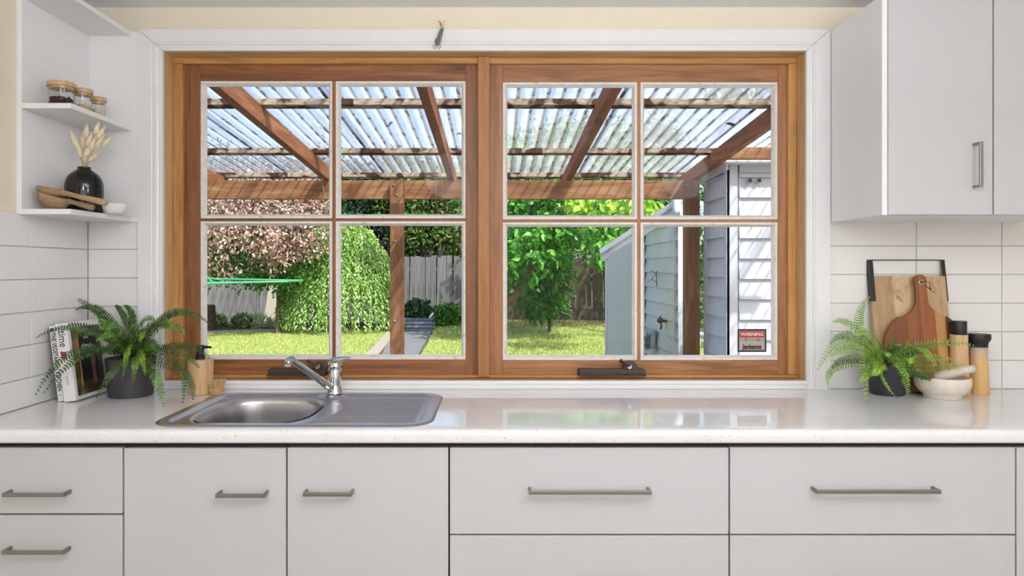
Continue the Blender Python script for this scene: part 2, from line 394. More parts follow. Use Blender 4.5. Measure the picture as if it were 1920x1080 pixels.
text('WARNING', 0.0185, plain('sticker_white', (235, 225, 220), 0.5), 'lettering', st, Matrix.Translation((0, -0.001, sh/2-.0193)) @ RX, sx=0.93, bold=0.0004)
text('Jacksons', 0.0225, plain('sticker_black', (30, 32, 40), 0.5), 'lettering', st, Matrix.Translation((0, -0.001, -sh/2+.019)) @ RX, sx=0.88, bold=0.0008)
B(-sw/2+.016, sw/2-.010, -0.0006, 0, -sh/2+.0075, -sh/2+.0095, 'underline', plain('sticker_red', (176, 44, 40), 0.5), st, local=True)
m = MB(); pts = [(-.045, 0), (-.028, 0), (-.025, .006), (-.022, -.006), (-.019, .005), (-.017, 0), (.017, 0), (.02, .006), (.023, -.006), (.026, .005), (.028, 0), (.045, 0)]
for (a, b) in zip(pts[:-1], pts[1:]): m.beam((a[0], -0.0006, a[1]+.002), (b[0], -0.0006, b[1]+.002), 0.0008, 0.0012)
m.build('pulse_line', plain('sticker_black', (30, 32, 40), 0.5), st, local=True)

# ---------------------------------------------------------------- base cabinets
dF = 1.82; yF = Y(dF)
GAP = 0.0022; CT = 0.851
cols = [WL+0.002, X(231, dF), X(537.5, dF), X(842, dF), X(1367.5, dF), X(1905, dF), X(1905, dF)+0.75]
def handle(parent, xa, xb, z, vertical=False, yface=None, bar=0.0105, sx_=None):
    m = MB(); yf = yface if yface is not None else yF; out = 0.034
    if not vertical:
        m.box(xa, xb, yf-out, yf-out+0.0065, z-bar/2, z+bar/2)
        for x in (xa, xb-0.0065): m.box(x, x+0.0065, yf-out+0.003, yf, z-bar/2, z+bar/2)
    else:
        m.box(xa-bar/2, xa+bar/2, yf-out, yf-out+0.0065, z, xb)
        for q in (z, xb-0.0065): m.box(xa-bar/2, xa+bar/2, yf-out+0.003, yf, q, q+0.0065)
    return m.build('handle', M_steel, parent, bevel=0.0012, label='brushed steel bar handle')
def cabinet(i, label, kinds, wall=False):
    x0, x1 = cols[i], cols[i+1]
    t = thing('base_cabinet', label, 'cabinet', ((x0+x1)/2, -0.3, 0))
    m = MB(); yb = yF+0.019
    for (q0, q1) in ((x0+0.0005, x0+0.016), (x1-0.016, x1-0.0005)): m.box(q0, q1, yb, -0.004, 0.14, 0.8635)
    m.box(x0+0.016, x1-0.016, yb, -0.004, 0.14, 0.156); m.box(x0+0.016, x1-0.016, yb, yb+0.08, 0.846, 0.8635)
    m.box(x0+0.016, x1-0.016, -0.02, -0.004, 0.156, 0.8635)
    m.build('carcass', M_dark, t)
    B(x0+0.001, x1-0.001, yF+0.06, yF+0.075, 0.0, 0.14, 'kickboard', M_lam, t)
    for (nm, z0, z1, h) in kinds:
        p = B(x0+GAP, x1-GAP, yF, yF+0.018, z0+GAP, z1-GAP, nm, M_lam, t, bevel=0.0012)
        if h: handle(p, h[0], h[1], h[2])
dH = 1.789
H = lambda px: X(px, dH); HZ = lambda py: Z(py, dH)
zA = Z(964.5, dF); zB = Z(1003, dF)
cabinet(0, 'white drawer unit below the potted fern, furthest left', [('drawer', zA, CT, (H(4), H(121), HZ(928))), ('drawer', 0.497, zA, (H(3), H(120), HZ(1036))), ('drawer', 0.32, 0.497, (H(3), H(120), 0.42)), ('drawer', 0.145, 0.32, (H(3), H(120), 0.24))])
cabinet(1, 'white cupboard with door handle at upper right, left of the sink pair', [('door', 0.145, CT-0.001, (H(404), H(497), HZ(929.5)))])
cabinet(2, 'white cupboard with door handle at upper left, under the sink drainer', [('door', 0.145, CT, (H(568), H(660), HZ(927)))])
cabinet(3, 'wide white drawer unit just right of the sink cupboards', [('drawer', zB, CT, (H(992), H(1222), HZ(923.5))), ('drawer', 0.38, zB, (H(992), H(1222), 0.50)), ('drawer', 0.145, 0.38, (H(992), H(1222), 0.27))])
cabinet(4, 'wide white drawer unit under the leafy fern and mortar', [('drawer', zB, CT+0.001, (H(1530), H(1764), HZ(922))), ('drawer', 0.38, zB, (H(1530), H(1764), 0.50)), ('drawer', 0.145, 0.38, (H(1530), H(1764), 0.27))])
cabinet(5, 'white base unit cut off by the right picture edge', [('door', 0.145, CT+0.001, None)])
# worktop
hx0, hx1, hy0, hy1 = -0.937+.027, -0.172-.027, -0.585+.027, -0.092-.027
r_ = 0.012; y0, zt, zb = -0.62, 0.9, 0.8645
poly = []
for k in range(7):
    an = PI/2*k/6; poly.append((y0+r_*1.2-r_*1.2*math.sin(an), zt-r_*1.2+r_*1.2*math.cos(an)))
for k in range(5):
    an = PI/2*k/4; poly.append((y0+r_*0.6-r_*0.6*math.cos(an), zb+r_*0.6-r_*0.6*math.sin(an)))
poly = [(hy0, zb), (hy0, zt)]+poly
m = MB(); m.prism(poly, WL+0.007, XR, lambda u, v, q: (q, u, v))
m.box(WL+0.007, hx0, hy0, -0.0005, zb, zt); m.box(hx1, XR, hy0, -0.0005, zb, zt); m.box(hx0, hx1, hy1, -0.0005, zb, zt)
wt = m.build('worktop', M_stone, None, smooth=35); tag(wt, 'long white speckled stone worktop running under the window', 'worktop')

# ---------------------------------------------------------------- overhead cabinets, right
dU = 2.085; yU = Y(dU); ux0 = X(1557.5, 2.405)
uc = [ux0, X(1668, dU), X(1862.5, dU), X(1862.5, dU)+0.32, XR-0.003]
uz0, uz1 = Z(403, dU), 2.148
def wall_unit(i, label, end=False, h=None):
    x0 = uc[0] if i == 0 else uc[i+1]; x1 = uc[2] if i == 0 else uc[i+2]
    t = thing('wall_cabinet', label, 'cabinet', ((x0+x1)/2, -0.17, uz0))
    m = MB()
    if i == 0: m.box(x0, x0+0.0165, yU, -0.0075, uz0, uz1)
    else: m.box(x0+0.0005, x0+0.016, yU+0.02, -0.0075, uz0, uz1)
    m.box(x1-0.016, x1-0.0005, yU+0.02, -0.0075, uz0, uz1)
    m.box(x0+0.0165, x1-0.016, yU+0.02, -0.0075, uz0, uz0+0.016); m.box(x0+0.0165, x1-0.016, yU+0.02, -0.0075, uz1-0.016, uz1)
    m.box(x0+0.0165, x1-0.016, -0.02, -0.0075, uz0+0.016, uz1-0.016)
    m.build('carcass', M_lam_in, t, bevel=0.0008)
    xa = x0+(0.0165 if i == 0 else 0)
    B(xa+0.0005, x1-0.0005, yU+0.0183, yU+0.0197, uz0+0.001, uz1-0.001, 'shadow_gap', M_dark, t)
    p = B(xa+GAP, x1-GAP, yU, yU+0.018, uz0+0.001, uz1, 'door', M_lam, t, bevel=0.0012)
    if h: handle(p, h[0], h[1], h[2], vertical=True, yface=yU)
dh = dU-0.034
wall_unit(0, 'white overhead cupboard beside the window with a vertical steel handle', h=(X(1841, dh), Z(265, dh), Z(350, dh)))
wall_unit(1, 'white overhead cupboard cut off at the right picture edge')

# ---------------------------------------------------------------- open corner shelf, left
dSh = 2.062; yS = Y(dSh)
sx1 = -1.270; szs = [(1.4835, 1.4995), (1.800, 1.816), (2.130, 2.146)]
sh_ = thing('open_shelf_unit', 'white open shelf unit fixed in the left corner', 'shelf', (-1.35, -0.18, 1.4835))
B(WL+0.0005, WL+0.0165, yS, -0.0005, 1.4835, 2.36-0.13, 'side_panel', M_lam_in, sh_, bevel=0.0008)
B(WL+0.0165, xo0-0.0015, -0.0165, -0.0005, 1.4835, 2.146, 'back_panel', M_lam_in, sh_, bevel=0.0008)
for a, b in szs: B(WL+0.0165, sx1, yS+0.001, -0.0165, a, b, 'shelf_board', M_lam_in, sh_, bevel=0.0008)

# ---------------------------------------------------------------- sink
X0, X1, Y0, Y1 = -0.937, -0.172, -0.585, -0.092
zs0 = 0.9004
sk = thing('sink', 'stainless steel sink with single bowl and ribbed drainer', 'sink', ((X0+X1)/2, (Y0+Y1)/2, 0.9))
bc = (-0.703, -0.345); ba, bb = 0.168, 0.188
def bowl_pt(an, s=1.0, e=3.0):
    c, s_ = math.cos(an), math.sin(an)
    r = (abs(c)**e+abs(s_)**e)**(-1/e)
    return (bc[0]+ba*s*r*c, bc[1]+bb*s*r*s_)
NX, NY = 220, 150
gx, gy = np.meshgrid(np.linspace(X0, X1, NX), np.linspace(Y0, Y1, NY), indexing='ij')
# outer rounding
R = 0.085
cx = np.clip(gx, X0+R, X1-R); cy = np.clip(gy, Y0+R, Y1-R); dx, dy = gx-cx, gy-cy; dd = np.hypot(dx, dy)
corner = (np.abs(dx) > 0) & (np.abs(dy) > 0)
k = np.where(corner & (dd > R), R/np.maximum(dd, 1e-9), 1.0); gx = cx+dx*k; gy = cy+dy*k
dx, dy = gx-cx, gy-cy; edge = R-np.hypot(dx, dy)         # distance from the outer edge (0..R)
edge = np.where((dx == 0) & (dy == 0), R, edge)
ss = lambda a, b, v: (lambda t: t*t*(3-2*t))(np.clip((v-a)/(b-a), 0, 1))
z = zs0+0.004*ss(0, 0.007, edge)-0.009*ss(0.029, 0.044, edge)
# inner bowl
u = (gx-bc[0])/ba; v = (gy-bc[1])/bb; rr = (np.abs(u)**3+np.abs(v)**3)**(1/3)
inside = rr < 1
kk = np.where(inside & (rr > 1e-6), 1/np.maximum(rr, 1e-6), 1.0)
near = inside
gx = np.where(near, bc[0]+(gx-bc[0])*kk, gx); gy = np.where(near, bc[1]+(gy-bc[1])*kk, gy)
rim = 1+(rr-1)
z = z-0.004*(1-ss(1.0, 1.06, rr))
# tap landing at back centre raised
tl = np.exp(-(((gx+0.545)/0.05)**2+((gy+0.118)/0.035)**2)**2); z = z*(1-tl)+(zs0+0.004)*tl
# drainer ribs
lft = -0.475+0.10*(np.clip((gy+0.35)/0.2, -1, 1)**2)*(-0.9)
msk = ss(0, 0.012, gx-lft)*ss(0, 0.012, -0.222-gx)*ss(-0.545, -0.535, gy)*ss(0.135, 0.145, -gy)
z = z+msk*(0.0030*np.cos((gy+0.14)*2*PI/0.027)-0.001)
idx = np.arange(NX*NY).reshape(NX, NY)
fc = []
for i in range(NX-1):
    for j in range(NY-1):
        if inside[i, j] and inside[i+1, j] and inside[i, j+1] and inside[i+1, j+1]: continue
        fc.append((idx[i, j], idx[i+1, j], idx[i+1, j+1], idx[i, j+1]))
m = MB(); m.v = list(zip(gx.ravel(), gy.ravel(), z.ravel())); m.f = fc
o_ = m.build('drainer_deck', M_sink, sk, smooth=60)
zr = zs0-0.009; lv = [(1.0, 0.004), (0.985, 0.0005), (0.965, -0.004), (0.955, -0.012), (0.945, -0.05), (0.935, -0.10), (0.90, -0.135), (0.82, -0.15), (0.5, -0.153), (0.15, -0.155)]
m = MB(); NB = 96; vs_ = []
for s_, dz in lv:
    for q in range(NB):
        p = bowl_pt(2*PI*q/NB, s_, 3.0 if s_ > 0.8 else 2.4); vs_.append((p[0], p[1], zr+dz))
fs_ = [(i*NB+q, i*NB+(q+1) % NB, (i+1)*NB+(q+1) % NB, (i+1)*NB+q) for i in range(len(lv)-1) for q in range(NB)]
fs_.append(tuple((len(lv)-1)*NB+q for q in range(NB)))
m.add(vs_, fs_); m.build('bowl', M_sink, sk, smooth=70)
m = MB(); m.lathe([(0.001, 0.001), (0.03, 0.001), (0.038, 0.004), (0.043, 0.003), (0.045, 0)], (bc[0], bc[1], zr-0.1545), 24)
m.build('plug_hole', M_chrome, sk, smooth=50)
# tap
tx, ty = X(628, 2.306), -0.114; tz = zs0+0.0045
tp = thing('mixer_tap', 'chrome single-lever mixer tap behind the sink bowl', 'tap', (tx, ty, tz))
m = MB(); m.lathe([(0.0265, 0), (0.0265, 0.006), (0.0225, 0.010), (0.0215, 0.03), (0.0225, 0.05), (0.0225, 0.078), (0.0215, 0.080), (0.0228, 0.082), (0.0228, 0.094), (0.02, 0.104), (0.012, 0.110), (0.0, 0.112)], (tx, ty, tz), 32)
m.build('tap_body', M_chrome, tp, smooth=50)
tip = (X(541, 2.08), Y(2.08), Z(676, 2.08))
m = MB(); P0 = Vector((tx-0.008, ty-0.006, tz+0.018)); P3 = Vector(tip)
pts = [P0, P0.lerp(P3, 0.12)+Vector((0, 0, -0.001)), P0.lerp(P3, 0.45)+Vector((0, 0, 0.004)), P0.lerp(P3, 0.72)+Vector((0, 0, 0.007)), P0.lerp(P3, 0.88)+Vector((0, 0, 0.007)), P3+Vector((0.006, 0.014, 0.004)), P3+Vector((0, 0, 0.0)), P3+Vector((-0.0015, -0.003, -0.008))]
m.tube(pts, [0.014, 0.013, 0.011, 0.010, 0.0095, 0.0095, 0.010, 0.010], 20)
m.build('spout', M_chrome, tp, smooth=60)
m = MB(); m.lathe([(0.0, 0), (0.009, 0.0), (0.0105, 0.001), (0.0105, 0.010), (0.009, 0.011)], (tip[0]-0.0015, tip[1]-0.003, tip[2]-0.018), 20); m.build('aerator', M_chrome, tp, smooth=40)
m = MB(); m.tube([(tx-0.016, ty, tz+0.094), (tx-0.004, ty-0.004, tz+0.107), (tx+0.018, ty-0.012, tz+0.114), (tx+0.040, ty-0.020, tz+0.118), (tx+0.056, ty-0.026, tz+0.119)], [0.008, 0.014, 0.010, 0.007, 0.005], 14)
m.build('lever', M_chrome, tp, smooth=60)
m = MB(); m.lathe([(0, 0), (0.0035, 0), (0.0035, 0.002)], n=12, M=Matrix.Translation((tx+0.004, ty-0.0225, tz+0.088)) @ Matrix.Rotation(PI/2, 4, 'X')); m.build('lever_screw', M_black, tp)

# ---------------------------------------------------------------- soap dispenser and brush
M_bamboo = wood('pale_bamboo', (194, 156, 110), (212, 176, 130), (226, 192, 148), 'Z', 7, 0.45, 10, 0.05)
dd_ = 2.325; bx, by = X(376.5, dd_), Y(dd_)
t = thing('soap_dispenser', 'round bamboo soap dispenser with black pump by the window corner', 'dispenser', (bx, by, 0.9))
m = MB(); m.lathe([(0.037, 0.0003), (0.039, 0.002), (0.0405, 0.04), (0.0405, 0.112), (0.0395, 0.1165), (0.0, 0.1168)], (bx, by, 0.9), 36); m.build('bottle_body', M_bamboo, t, smooth=40)
m = MB(); m.lathe([(0.016, 0.1165), (0.016, 0.126), (0.0125, 0.130), (0.0125, 0.148), (0.0145, 0.150), (0.0145, 0.160), (0.012, 0.163), (0, 0.163)], (bx-0.002, by, 0.9), 24)
m.tube([(bx-0.002, by, 1.057), (bx+0.02, by, 1.057), (bx+0.036, by-0.001, 1.056)], [0.006, 0.0045, 0.0035], 10); m.build('pump', M_black, t, smooth=40)
dd_ = 2.315; bx, by = X(406, dd_), Y(dd_)
t = thing('dish_brush_head', 'small round wooden dish brush standing bristles up beside soap dispenser', 'brush', (bx, by, 0.9))
m = MB(); m.lathe([(0.022, 0.0003), (0.0255, 0.003), (0.0255, 0.009), (0.024, 0.010), (0.0255, 0.011), (0.0255, 0.017), (0.022, 0.020), (0, 0.020)], (bx, by, 0.9), 30); m.build('brush_base', wood('brush_wood', (180, 136, 92), (200, 158, 112), (212, 172, 128), 'X', 9, 0.6), t, smooth=40)
m = MB()
for k in range(260):
    r = 0.020*math.sqrt(random.random()); an = random.random()*2*PI; L = 0.026*(0.85+0.3*random.random())
    p = Vector((bx+r*math.cos(an), by+r*math.sin(an), 0.919)); q = p+Vector((math.cos(an)*r*0.55+random.uniform(-.002, .002), math.sin(an)*r*0.55+random.uniform(-.002, .002), L))
    m.tube([p, q], 0.0009, 3, False)
m.build('bristles', plain('tampico_bristle', (224, 196, 150), 0.7), t, kind='stuff')

# ---------------------------------------------------------------- ferns
def leafmat(name, c1, c2, c3, rough=0.45, trans=0.25, spec=0.4):
    t = NT(name); g = t.node('ShaderNodeNewGeometry')
    col = t.ramp(g.outputs['Random Per Island'], [(0.0, lin(c1)), (0.5, lin(c2)), (1.0, lin(c3))])
    t.set(col, rough, spec=spec)
    tr = t.node('ShaderNodeBsdfTranslucent'); t.l.new(col, tr.inputs[0])
    mx = t.node('ShaderNodeMixShader'); mx.inputs[0].default_value = trans
    t.l.new(t.b.outputs[0], mx.inputs[1]); t.l.new(tr.outputs[0], mx.inputs[2]); t.l.new(mx.outputs[0], t.out.inputs[0]); return t.m
def frond(parent, pts, mat_leaf, mat_stem, W, npin, lw, view_n, fill=1.0, start=0.12, back=0.25, rnd=0.12):
    P = [Vector(p) for p in pts]
    def bez(t):       # Catmull style through 3 points by quadratic
        a, b, c = P; b2 = b*2-(a+c)*0.5
        return a*(1-t)**2+b2*2*t*(1-t)+c*t*t
    pp = [bez(i/20) for i in range(21)]
    m = MB(); m.tube(pp, [0.0014*(1-0.75*i/20) for i in range(21)], 5)
    st_ = m.build('frond', mat_stem, parent)
    m = MB(); vn = Vector(view_n)
    for i in range(npin):
        t = start+(1-start)*(i+0.5)/npin; p = bez(t); tg = (bez(min(1, t+0.02))-bez(max(0, t-0.02))).normalized()
        nn = (vn-tg*vn.dot(tg)); nn = nn.normalized() if nn.length > 1e-4 else tg.orthogonal()
        sd_ = tg.cross(nn)
        s = (t-start)/(1-start)
        env = min(1, 0.45+2.2*s)*(1-s**2.2)**0.8+0.12
        for sg in (-1, 1):
            L = W*env*(1+random.uniform(-rnd, rnd)); dr = (sd_*sg+tg*(back+0.35*s)+nn*random.uniform(-0.25, 0.05)).normalized()
            wv = (tg-dr*tg.dot(dr)).normalized()*lw*(0.5+0.5*env)
            q = p+nn*0.0005; sag = nn*(-L*0.12)
            V = [q, q+dr*L*0.18+wv, q+dr*L*0.7+wv*0.75+sag*0.5, q+dr*L+sag, q+dr*L*0.7-wv*0.75+sag*0.5, q+dr*L*0.18-wv]
            m.add(V, [(0, 1, 2, 3, 4, 5)])
    lf = m.build('leaflets', mat_leaf, st_, kind='stuff')
    return st_
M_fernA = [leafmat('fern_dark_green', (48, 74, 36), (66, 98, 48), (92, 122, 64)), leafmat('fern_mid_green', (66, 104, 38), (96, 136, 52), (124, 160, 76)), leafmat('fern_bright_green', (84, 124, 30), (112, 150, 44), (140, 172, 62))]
M_stemA = plain('fern_stem_dark', (44, 62, 30), 0.6)
fx, fy = X(247, 2.30), Y(2.30)-0.005
f1 = thing('potted_fern', 'dark green potted fern in charcoal pot beside the cookbooks', 'plant', (fx, fy, 0.9))
M_pot = plain('charcoal_pot', (62, 60, 64), 0.5, var=0.08, scale=8)
m = MB(); m.lathe([(0.066, 0.0003), (0.068, 0.002), (0.0765, 0.122), (0.0775, 0.126), (0.0725, 0.126), (0.071, 0.118), (0.0, 0.116)], (fx, fy, 0.9), 44); m.build('pot', M_pot, f1, smooth=40)
def F3(px, py, d): return (X(px, d), Y(d), Z(py, d))
o3 = (fx, fy, 1.02)
LF = [  # mid px,py,d, tip px,py,d, shade, width
 (165, 615, 2.20, 66, 634, 2.14, 0, .017), (150, 655, 2.12, 66, 742, 2.06, 0, .020), (168, 660, 2.16, 82, 738, 2.08, 0, .016),
 (205, 605, 2.33, 138, 557, 2.36, 0, .020), (195, 590, 2.34, 141, 581, 2.32, 0, .018), (235, 600, 2.36, 216, 573, 2.38, 0, .014), (248, 600, 2.37, 232, 573, 2.38, 0, .014),
 (310, 592, 2.25, 376, 602, 2.22, 0, .021), (300, 610, 2.18, 350, 632, 2.14, 1, .020), (320, 590, 2.33, 398, 612, 2.33, 0, .014), (330, 648, 2.28, 394, 672, 2.25, 0, .015),
 (318, 655, 2.12, 373, 690, 2.05, 0, .019), (325, 672, 2.10, 342, 757, 2.04, 0, .018), (332, 690, 2.12, 362, 750, 2.06, 0, .017),
 (282, 690, 2.08, 307, 763, 2.03, 1, .021), (226, 680, 2.11, 180, 747, 2.05, 0, .017), (240, 650, 2.10, 228, 717, 2.07, 2, .015), (255, 670, 2.10, 248, 723, 2.08, 1, .014),
 (210, 620, 2.18, 186, 606, 2.14, 1, .020), (228, 615, 2.12, 198, 622, 2.08, 1, .018), (262, 608, 2.15, 290, 602, 2.08, 1, .020), (240, 606, 2.2, 240, 598, 2.13, 2, .016), (275, 640, 2.10, 300, 672, 2.03, 0, .018), (222, 630, 2.12, 180, 640, 2.05, 1, .020),
 (268, 625, 2.12, 262, 640, 2.05, 2, .018), (250, 620, 2.15, 250, 612, 2.08, 2, .018), (280, 612, 2.22, 325, 618, 2.16, 0, .019), (190, 625, 2.22, 128, 640, 2.19, 0, .016), (262, 660, 2.1, 272, 705, 2.06, 2, .014), (235, 640, 2.16, 205, 660, 2.06, 0, .018)]
for q in LF:
    jx = random.uniform(-0.02, 0.02); jy = random.uniform(-0.02, 0.02)
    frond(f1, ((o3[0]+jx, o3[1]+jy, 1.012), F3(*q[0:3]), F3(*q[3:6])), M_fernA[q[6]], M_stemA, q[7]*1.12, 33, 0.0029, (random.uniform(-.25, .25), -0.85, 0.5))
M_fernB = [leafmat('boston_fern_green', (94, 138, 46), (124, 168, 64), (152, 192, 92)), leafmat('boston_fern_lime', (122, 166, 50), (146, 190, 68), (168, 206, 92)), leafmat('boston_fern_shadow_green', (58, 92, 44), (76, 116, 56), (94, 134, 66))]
M_stemB = plain('fern_stem_brown', (92, 78, 34), 0.6)
gx_, gy_ = X(1663, 2.32), Y(2.32)
f2 = thing('potted_fern', 'lime green potted fern in small black pot beside the mortar', 'plant', (gx_, gy_, 0.9))
m = MB(); m.lathe([(0.050, 0.0003), (0.052, 0.002), (0.064, 0.105), (0.065, 0.108), (0.061, 0.108), (0.06, 0.100), (0.0, 0.098)], (gx_, gy_, 0.9), 40)
m.build('pot', plain('blue_black_pot', (44, 46, 54), 0.5), f2, smooth=40)
RF = [(1612, 610, 2.34, 1631, 556, 2.34, 0, .017), (1605, 615, 2.30, 1561, 604, 2.28, 0, .015), (1592, 640, 2.22, 1532, 695, 2.16, 1, .020), (1600, 632, 2.30, 1557, 645, 2.28, 2, .016), (1575, 685, 2.25, 1554, 730, 2.22, 0, .014),
 (1628, 672, 2.14, 1627, 759, 2.09, 1, .020), (1655, 680, 2.10, 1640, 705, 2.04, 1, .021), (1672, 665, 2.12, 1705, 715, 2.06, 0, .020), (1690, 690, 2.12, 1703, 742, 2.08, 0, .018), (1652, 700, 2.09, 1682, 748, 2.04, 1, .007),
 (1735, 648, 2.22, 1828, 648, 2.16, 0, .016), (1715, 650, 2.16, 1755, 686, 2.09, 1, .020), (1720, 672, 2.2, 1786, 672, 2.15, 0, .015), (1730, 690, 2.22, 1806, 684, 2.17, 0, .017), (1690, 672, 2.08, 1712, 678, 2.03, 1, .021),
 (1640, 632, 2.18, 1602, 625, 2.12, 1, .015), (1665, 650, 2.2, 1690, 648, 2.12, 0, .018), (1625, 650, 2.14, 1598, 645, 2.08, 0, .020), (1605, 655, 2.2, 1560, 668, 2.15, 1, .018), (1700, 660, 2.25, 1745, 655, 2.2, 2, .018), (1715, 700, 2.22, 1745, 712, 2.18, 2, .016), (1600, 672, 2.24, 1560, 690, 2.2, 2, .015),
 (1655, 660, 2.12, 1668, 668, 2.05, 0, .018), (1640, 690, 2.13, 1612, 720, 2.08, 1, .016), (1680, 645, 2.27, 1672, 640, 2.2, 2, .018)]
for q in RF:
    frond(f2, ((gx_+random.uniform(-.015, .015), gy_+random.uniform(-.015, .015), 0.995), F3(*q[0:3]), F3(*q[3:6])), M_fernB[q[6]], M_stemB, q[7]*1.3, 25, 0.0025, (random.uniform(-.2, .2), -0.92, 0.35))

def crown(parent, o, n, lmin, lmax, mats, stem, W, seed, lift=0.8):
    rr = random.Random(seed)
    for k in range(n):
        an = -PI*rr.random() if k % 3 else PI*rr.random()*0.5
        L = rr.uniform(lmin, lmax); dx_, dy_ = math.cos(an)*L, math.sin(an)*L*0.8
        if o[1]+dy_ > -0.03: dy_ = -0.03-o[1]
        a_ = (o[0]+rr.uniform(-.02, .02), o[1]+rr.uniform(-.02, .02), o[2]-0.01)
        h_ = L*rr.uniform(0.35, lift)
        b_ = (o[0]+dx_*0.5, o[1]+dy_*0.5, o[2]+h_); c_ = (o[0]+dx_, o[1]+dy_, o[2]+h_*rr.uniform(0.2, 0.9))
        frond(parent, (a_, b_, c_), rr.choice(mats), stem, W*rr.uniform(.8, 1.15), 24, 0.0027, (rr.uniform(-.3, .3), -0.85, 0.5))
crown(f1, (fx, fy, 1.02), 22, 0.06, 0.115, M_fernA, M_stemA, 0.018, 3)
crown(f2, (gx_, gy_, 1.0), 20, 0.05, 0.10, M_fernB, M_stemB, 0.019, 4, 0.6)

# ---------------------------------------------------------------- books
def book(label, x0, w_, y0_, dep, h, lean, cover, spine, page):
    t = thing('cookbook', label, 'book', (x0, y0_, 0.9005), (0, lean, 0), 'cookbooks leaning in the corner')
    ct = 0.003
    m = MB(); m.box(0, ct, 0, dep, 0, h); m.box(w_-ct, w_, 0, dep, 0, h); m.build('cover', cover, t, local=True, bevel=0.0008)
    m = MB(); m.box(0, w_, -0.003, 0.0005, 0, h); m.build('spine', spine, t, local=True, bevel=0.001)
    B(ct, w_-ct, 0.001, dep-0.004, 0.003, h-0.003, 'pages', page, t, local=True); return t
M_page = plain('book_pages', (236, 232, 222), 0.8); M_bwhite = plain('book_white', (232, 232, 230), 0.4)
M_ink = plain('book_ink', (34, 36, 44), 0.5)
bh = 0.243; lean = -math.radians(7)
b1 = book('slim white cookbook with black capitals down its spine, nearest the left wall', -1.3835, 0.0238, Y(2.185), 0.17, 0.240, lean, plain('plum_cover', (60, 44, 66), 0.4), M_bwhite, M_page)
b2 = book('thick white cookbook with garden photo cover, leaning beside fern pot', -1.3585, 0.038, Y(2.175), 0.17, bh+0.004, lean, M_bwhite, M_bwhite, M_page)
SP = lambda x, z: Matrix.Translation((x, -0.0034, z)) @ RX @ Matrix.Rotation(-PI/2, 4, 'Z')
text('THE VEGETARIAN KITCHEN', 0.0185, M_ink, 'lettering', b1, SP(0.0095, 0.125), sx=0.80, bold=0.0003)
B(0.0185, 0.0238, -0.0036, -0.0028, 0, 0.240, 'spine_band', plain('dark_band', (46, 34, 44), 0.4), b1, local=True)
m = MB()
for q in range(9): m.lathe([(0.0001, 0), (0.0018+0.001*(q % 2), 0), (0.0001, 0.0004)], n=8, M=Matrix.Translation((0.0208, -0.0036, 0.02+q*0.018)) @ Matrix.Rotation(PI/2, 4, 'X'))
m.build('berry_print', plain('berry_red', (140, 30, 50), 0.4), b1, local=True)
m = MB(); m.lathe([(0.0001, 0), (0.006, 0), (0.0001, 0.0004)], n=16, M=Matrix.Translation((0.009, -0.0034, 0.228)) @ Matrix.Rotation(PI/2, 4, 'X')); m.build('emblem', plain('emblem_green', (30, 84, 76), 0.4), b1, local=True)
m = MB(); m.lathe([(0.0001, 0), (0.002, 0), (0.0001, 0.0004)], n=5, M=Matrix.Translation((0.009, -0.0034, 0.02)) @ Matrix.Rotation(PI/2, 4, 'X')); m.build('emblem', M_ink, b1, local=True)
text('time', 0.034, M_ink, 'lettering', b2, SP(0.019, 0.198), sx=0.85)
text('KELLER', 0.008, plain('grey_ink', (150, 150, 152), 0.5), 'lettering', b2, SP(0.019, 0.066), sx=1.1)

m = MB()
for q in range(10): m.lathe([(0.0001, 0), (0.0055, 0), (0.0001, 0.0005)], n=9, M=Matrix.Translation((0.017+random.uniform(-.006, .006), -0.0034, 0.145+random.uniform(-.010, .012))) @ Matrix.Rotation(PI/2, 4, 'X'))
m.build('flower_print', plain('flower_magenta', (150, 50, 80), 0.5), b2, local=True)
def photo_cover():
    t = NT('garden_photo_print'); v = t.coord(); a = t.noise(v, 30, 6, 0.7); b = t.noise(v, 9, 3)
    c = t.ramp(a, [(0.3, lin((30, 36, 22))), (0.5, lin((84, 92, 48))), (0.62, lin((150, 150, 96))), (0.75, lin((196, 186, 150)))])
    t.set(t.mix(t.ramp(b, [(0.45, (0, 0, 0, 1)), (0.6, (1, 1, 1, 1))]), c, lin((70, 48, 34))), 0.3); return t.m
cx_ = 0.038
B(cx_, cx_+0.0005, 0.012, 0.166, 0.012, 0.230, 'cover_photo', photo_cover(), b2, local=True)
B(cx_+0.0004, cx_+0.0009, 0.045, 0.14, 0.055, 0.205, 'cover_panel', plain('chalkboard_print', (26, 26, 30), 0.4), b2, local=True)
B(cx_+0.0004, cx_+0.0009, 0.02, 0.040, 0.12, 0.205, 'cover_panel', plain('brick_print', (168, 108, 84), 0.5, var=0.3, scale=120), b2, local=True)
B(cx_+0.0004, cx_+0.0010, 0.041, 0.045, 0.04, 0.215, 'cover_panel', plain('timber_print', (190, 150, 100), 0.5), b2, local=True)
m = MB(); m.prism([(0.1, 0.04), (0.122, 0.04), (0.12, 0.09), (0.126, 0.115), (0.118, 0.14), (0.115, 0.15), (0.108, 0.15), (0.106, 0.14), (0.098, 0.115), (0.102, 0.09)], cx_+0.0008, cx_+0.0012, lambda u, v, q: (q, u, v)); m.build('figure_print', plain('apron_print', (120, 84, 74), 0.5), b2, local=True)
CP = Matrix.Translation((cx_+0.0012, 0.085, 0.165)) @ Matrix.Rotation(PI/2, 4, 'Z') @ RX
text('time', 0.030, M_bwhite, 'lettering', b2, CP)
text('KELLER', 0.008, M_bwhite, 'lettering', b2, Matrix.Translation((0, 0, 0.027)) @ CP)

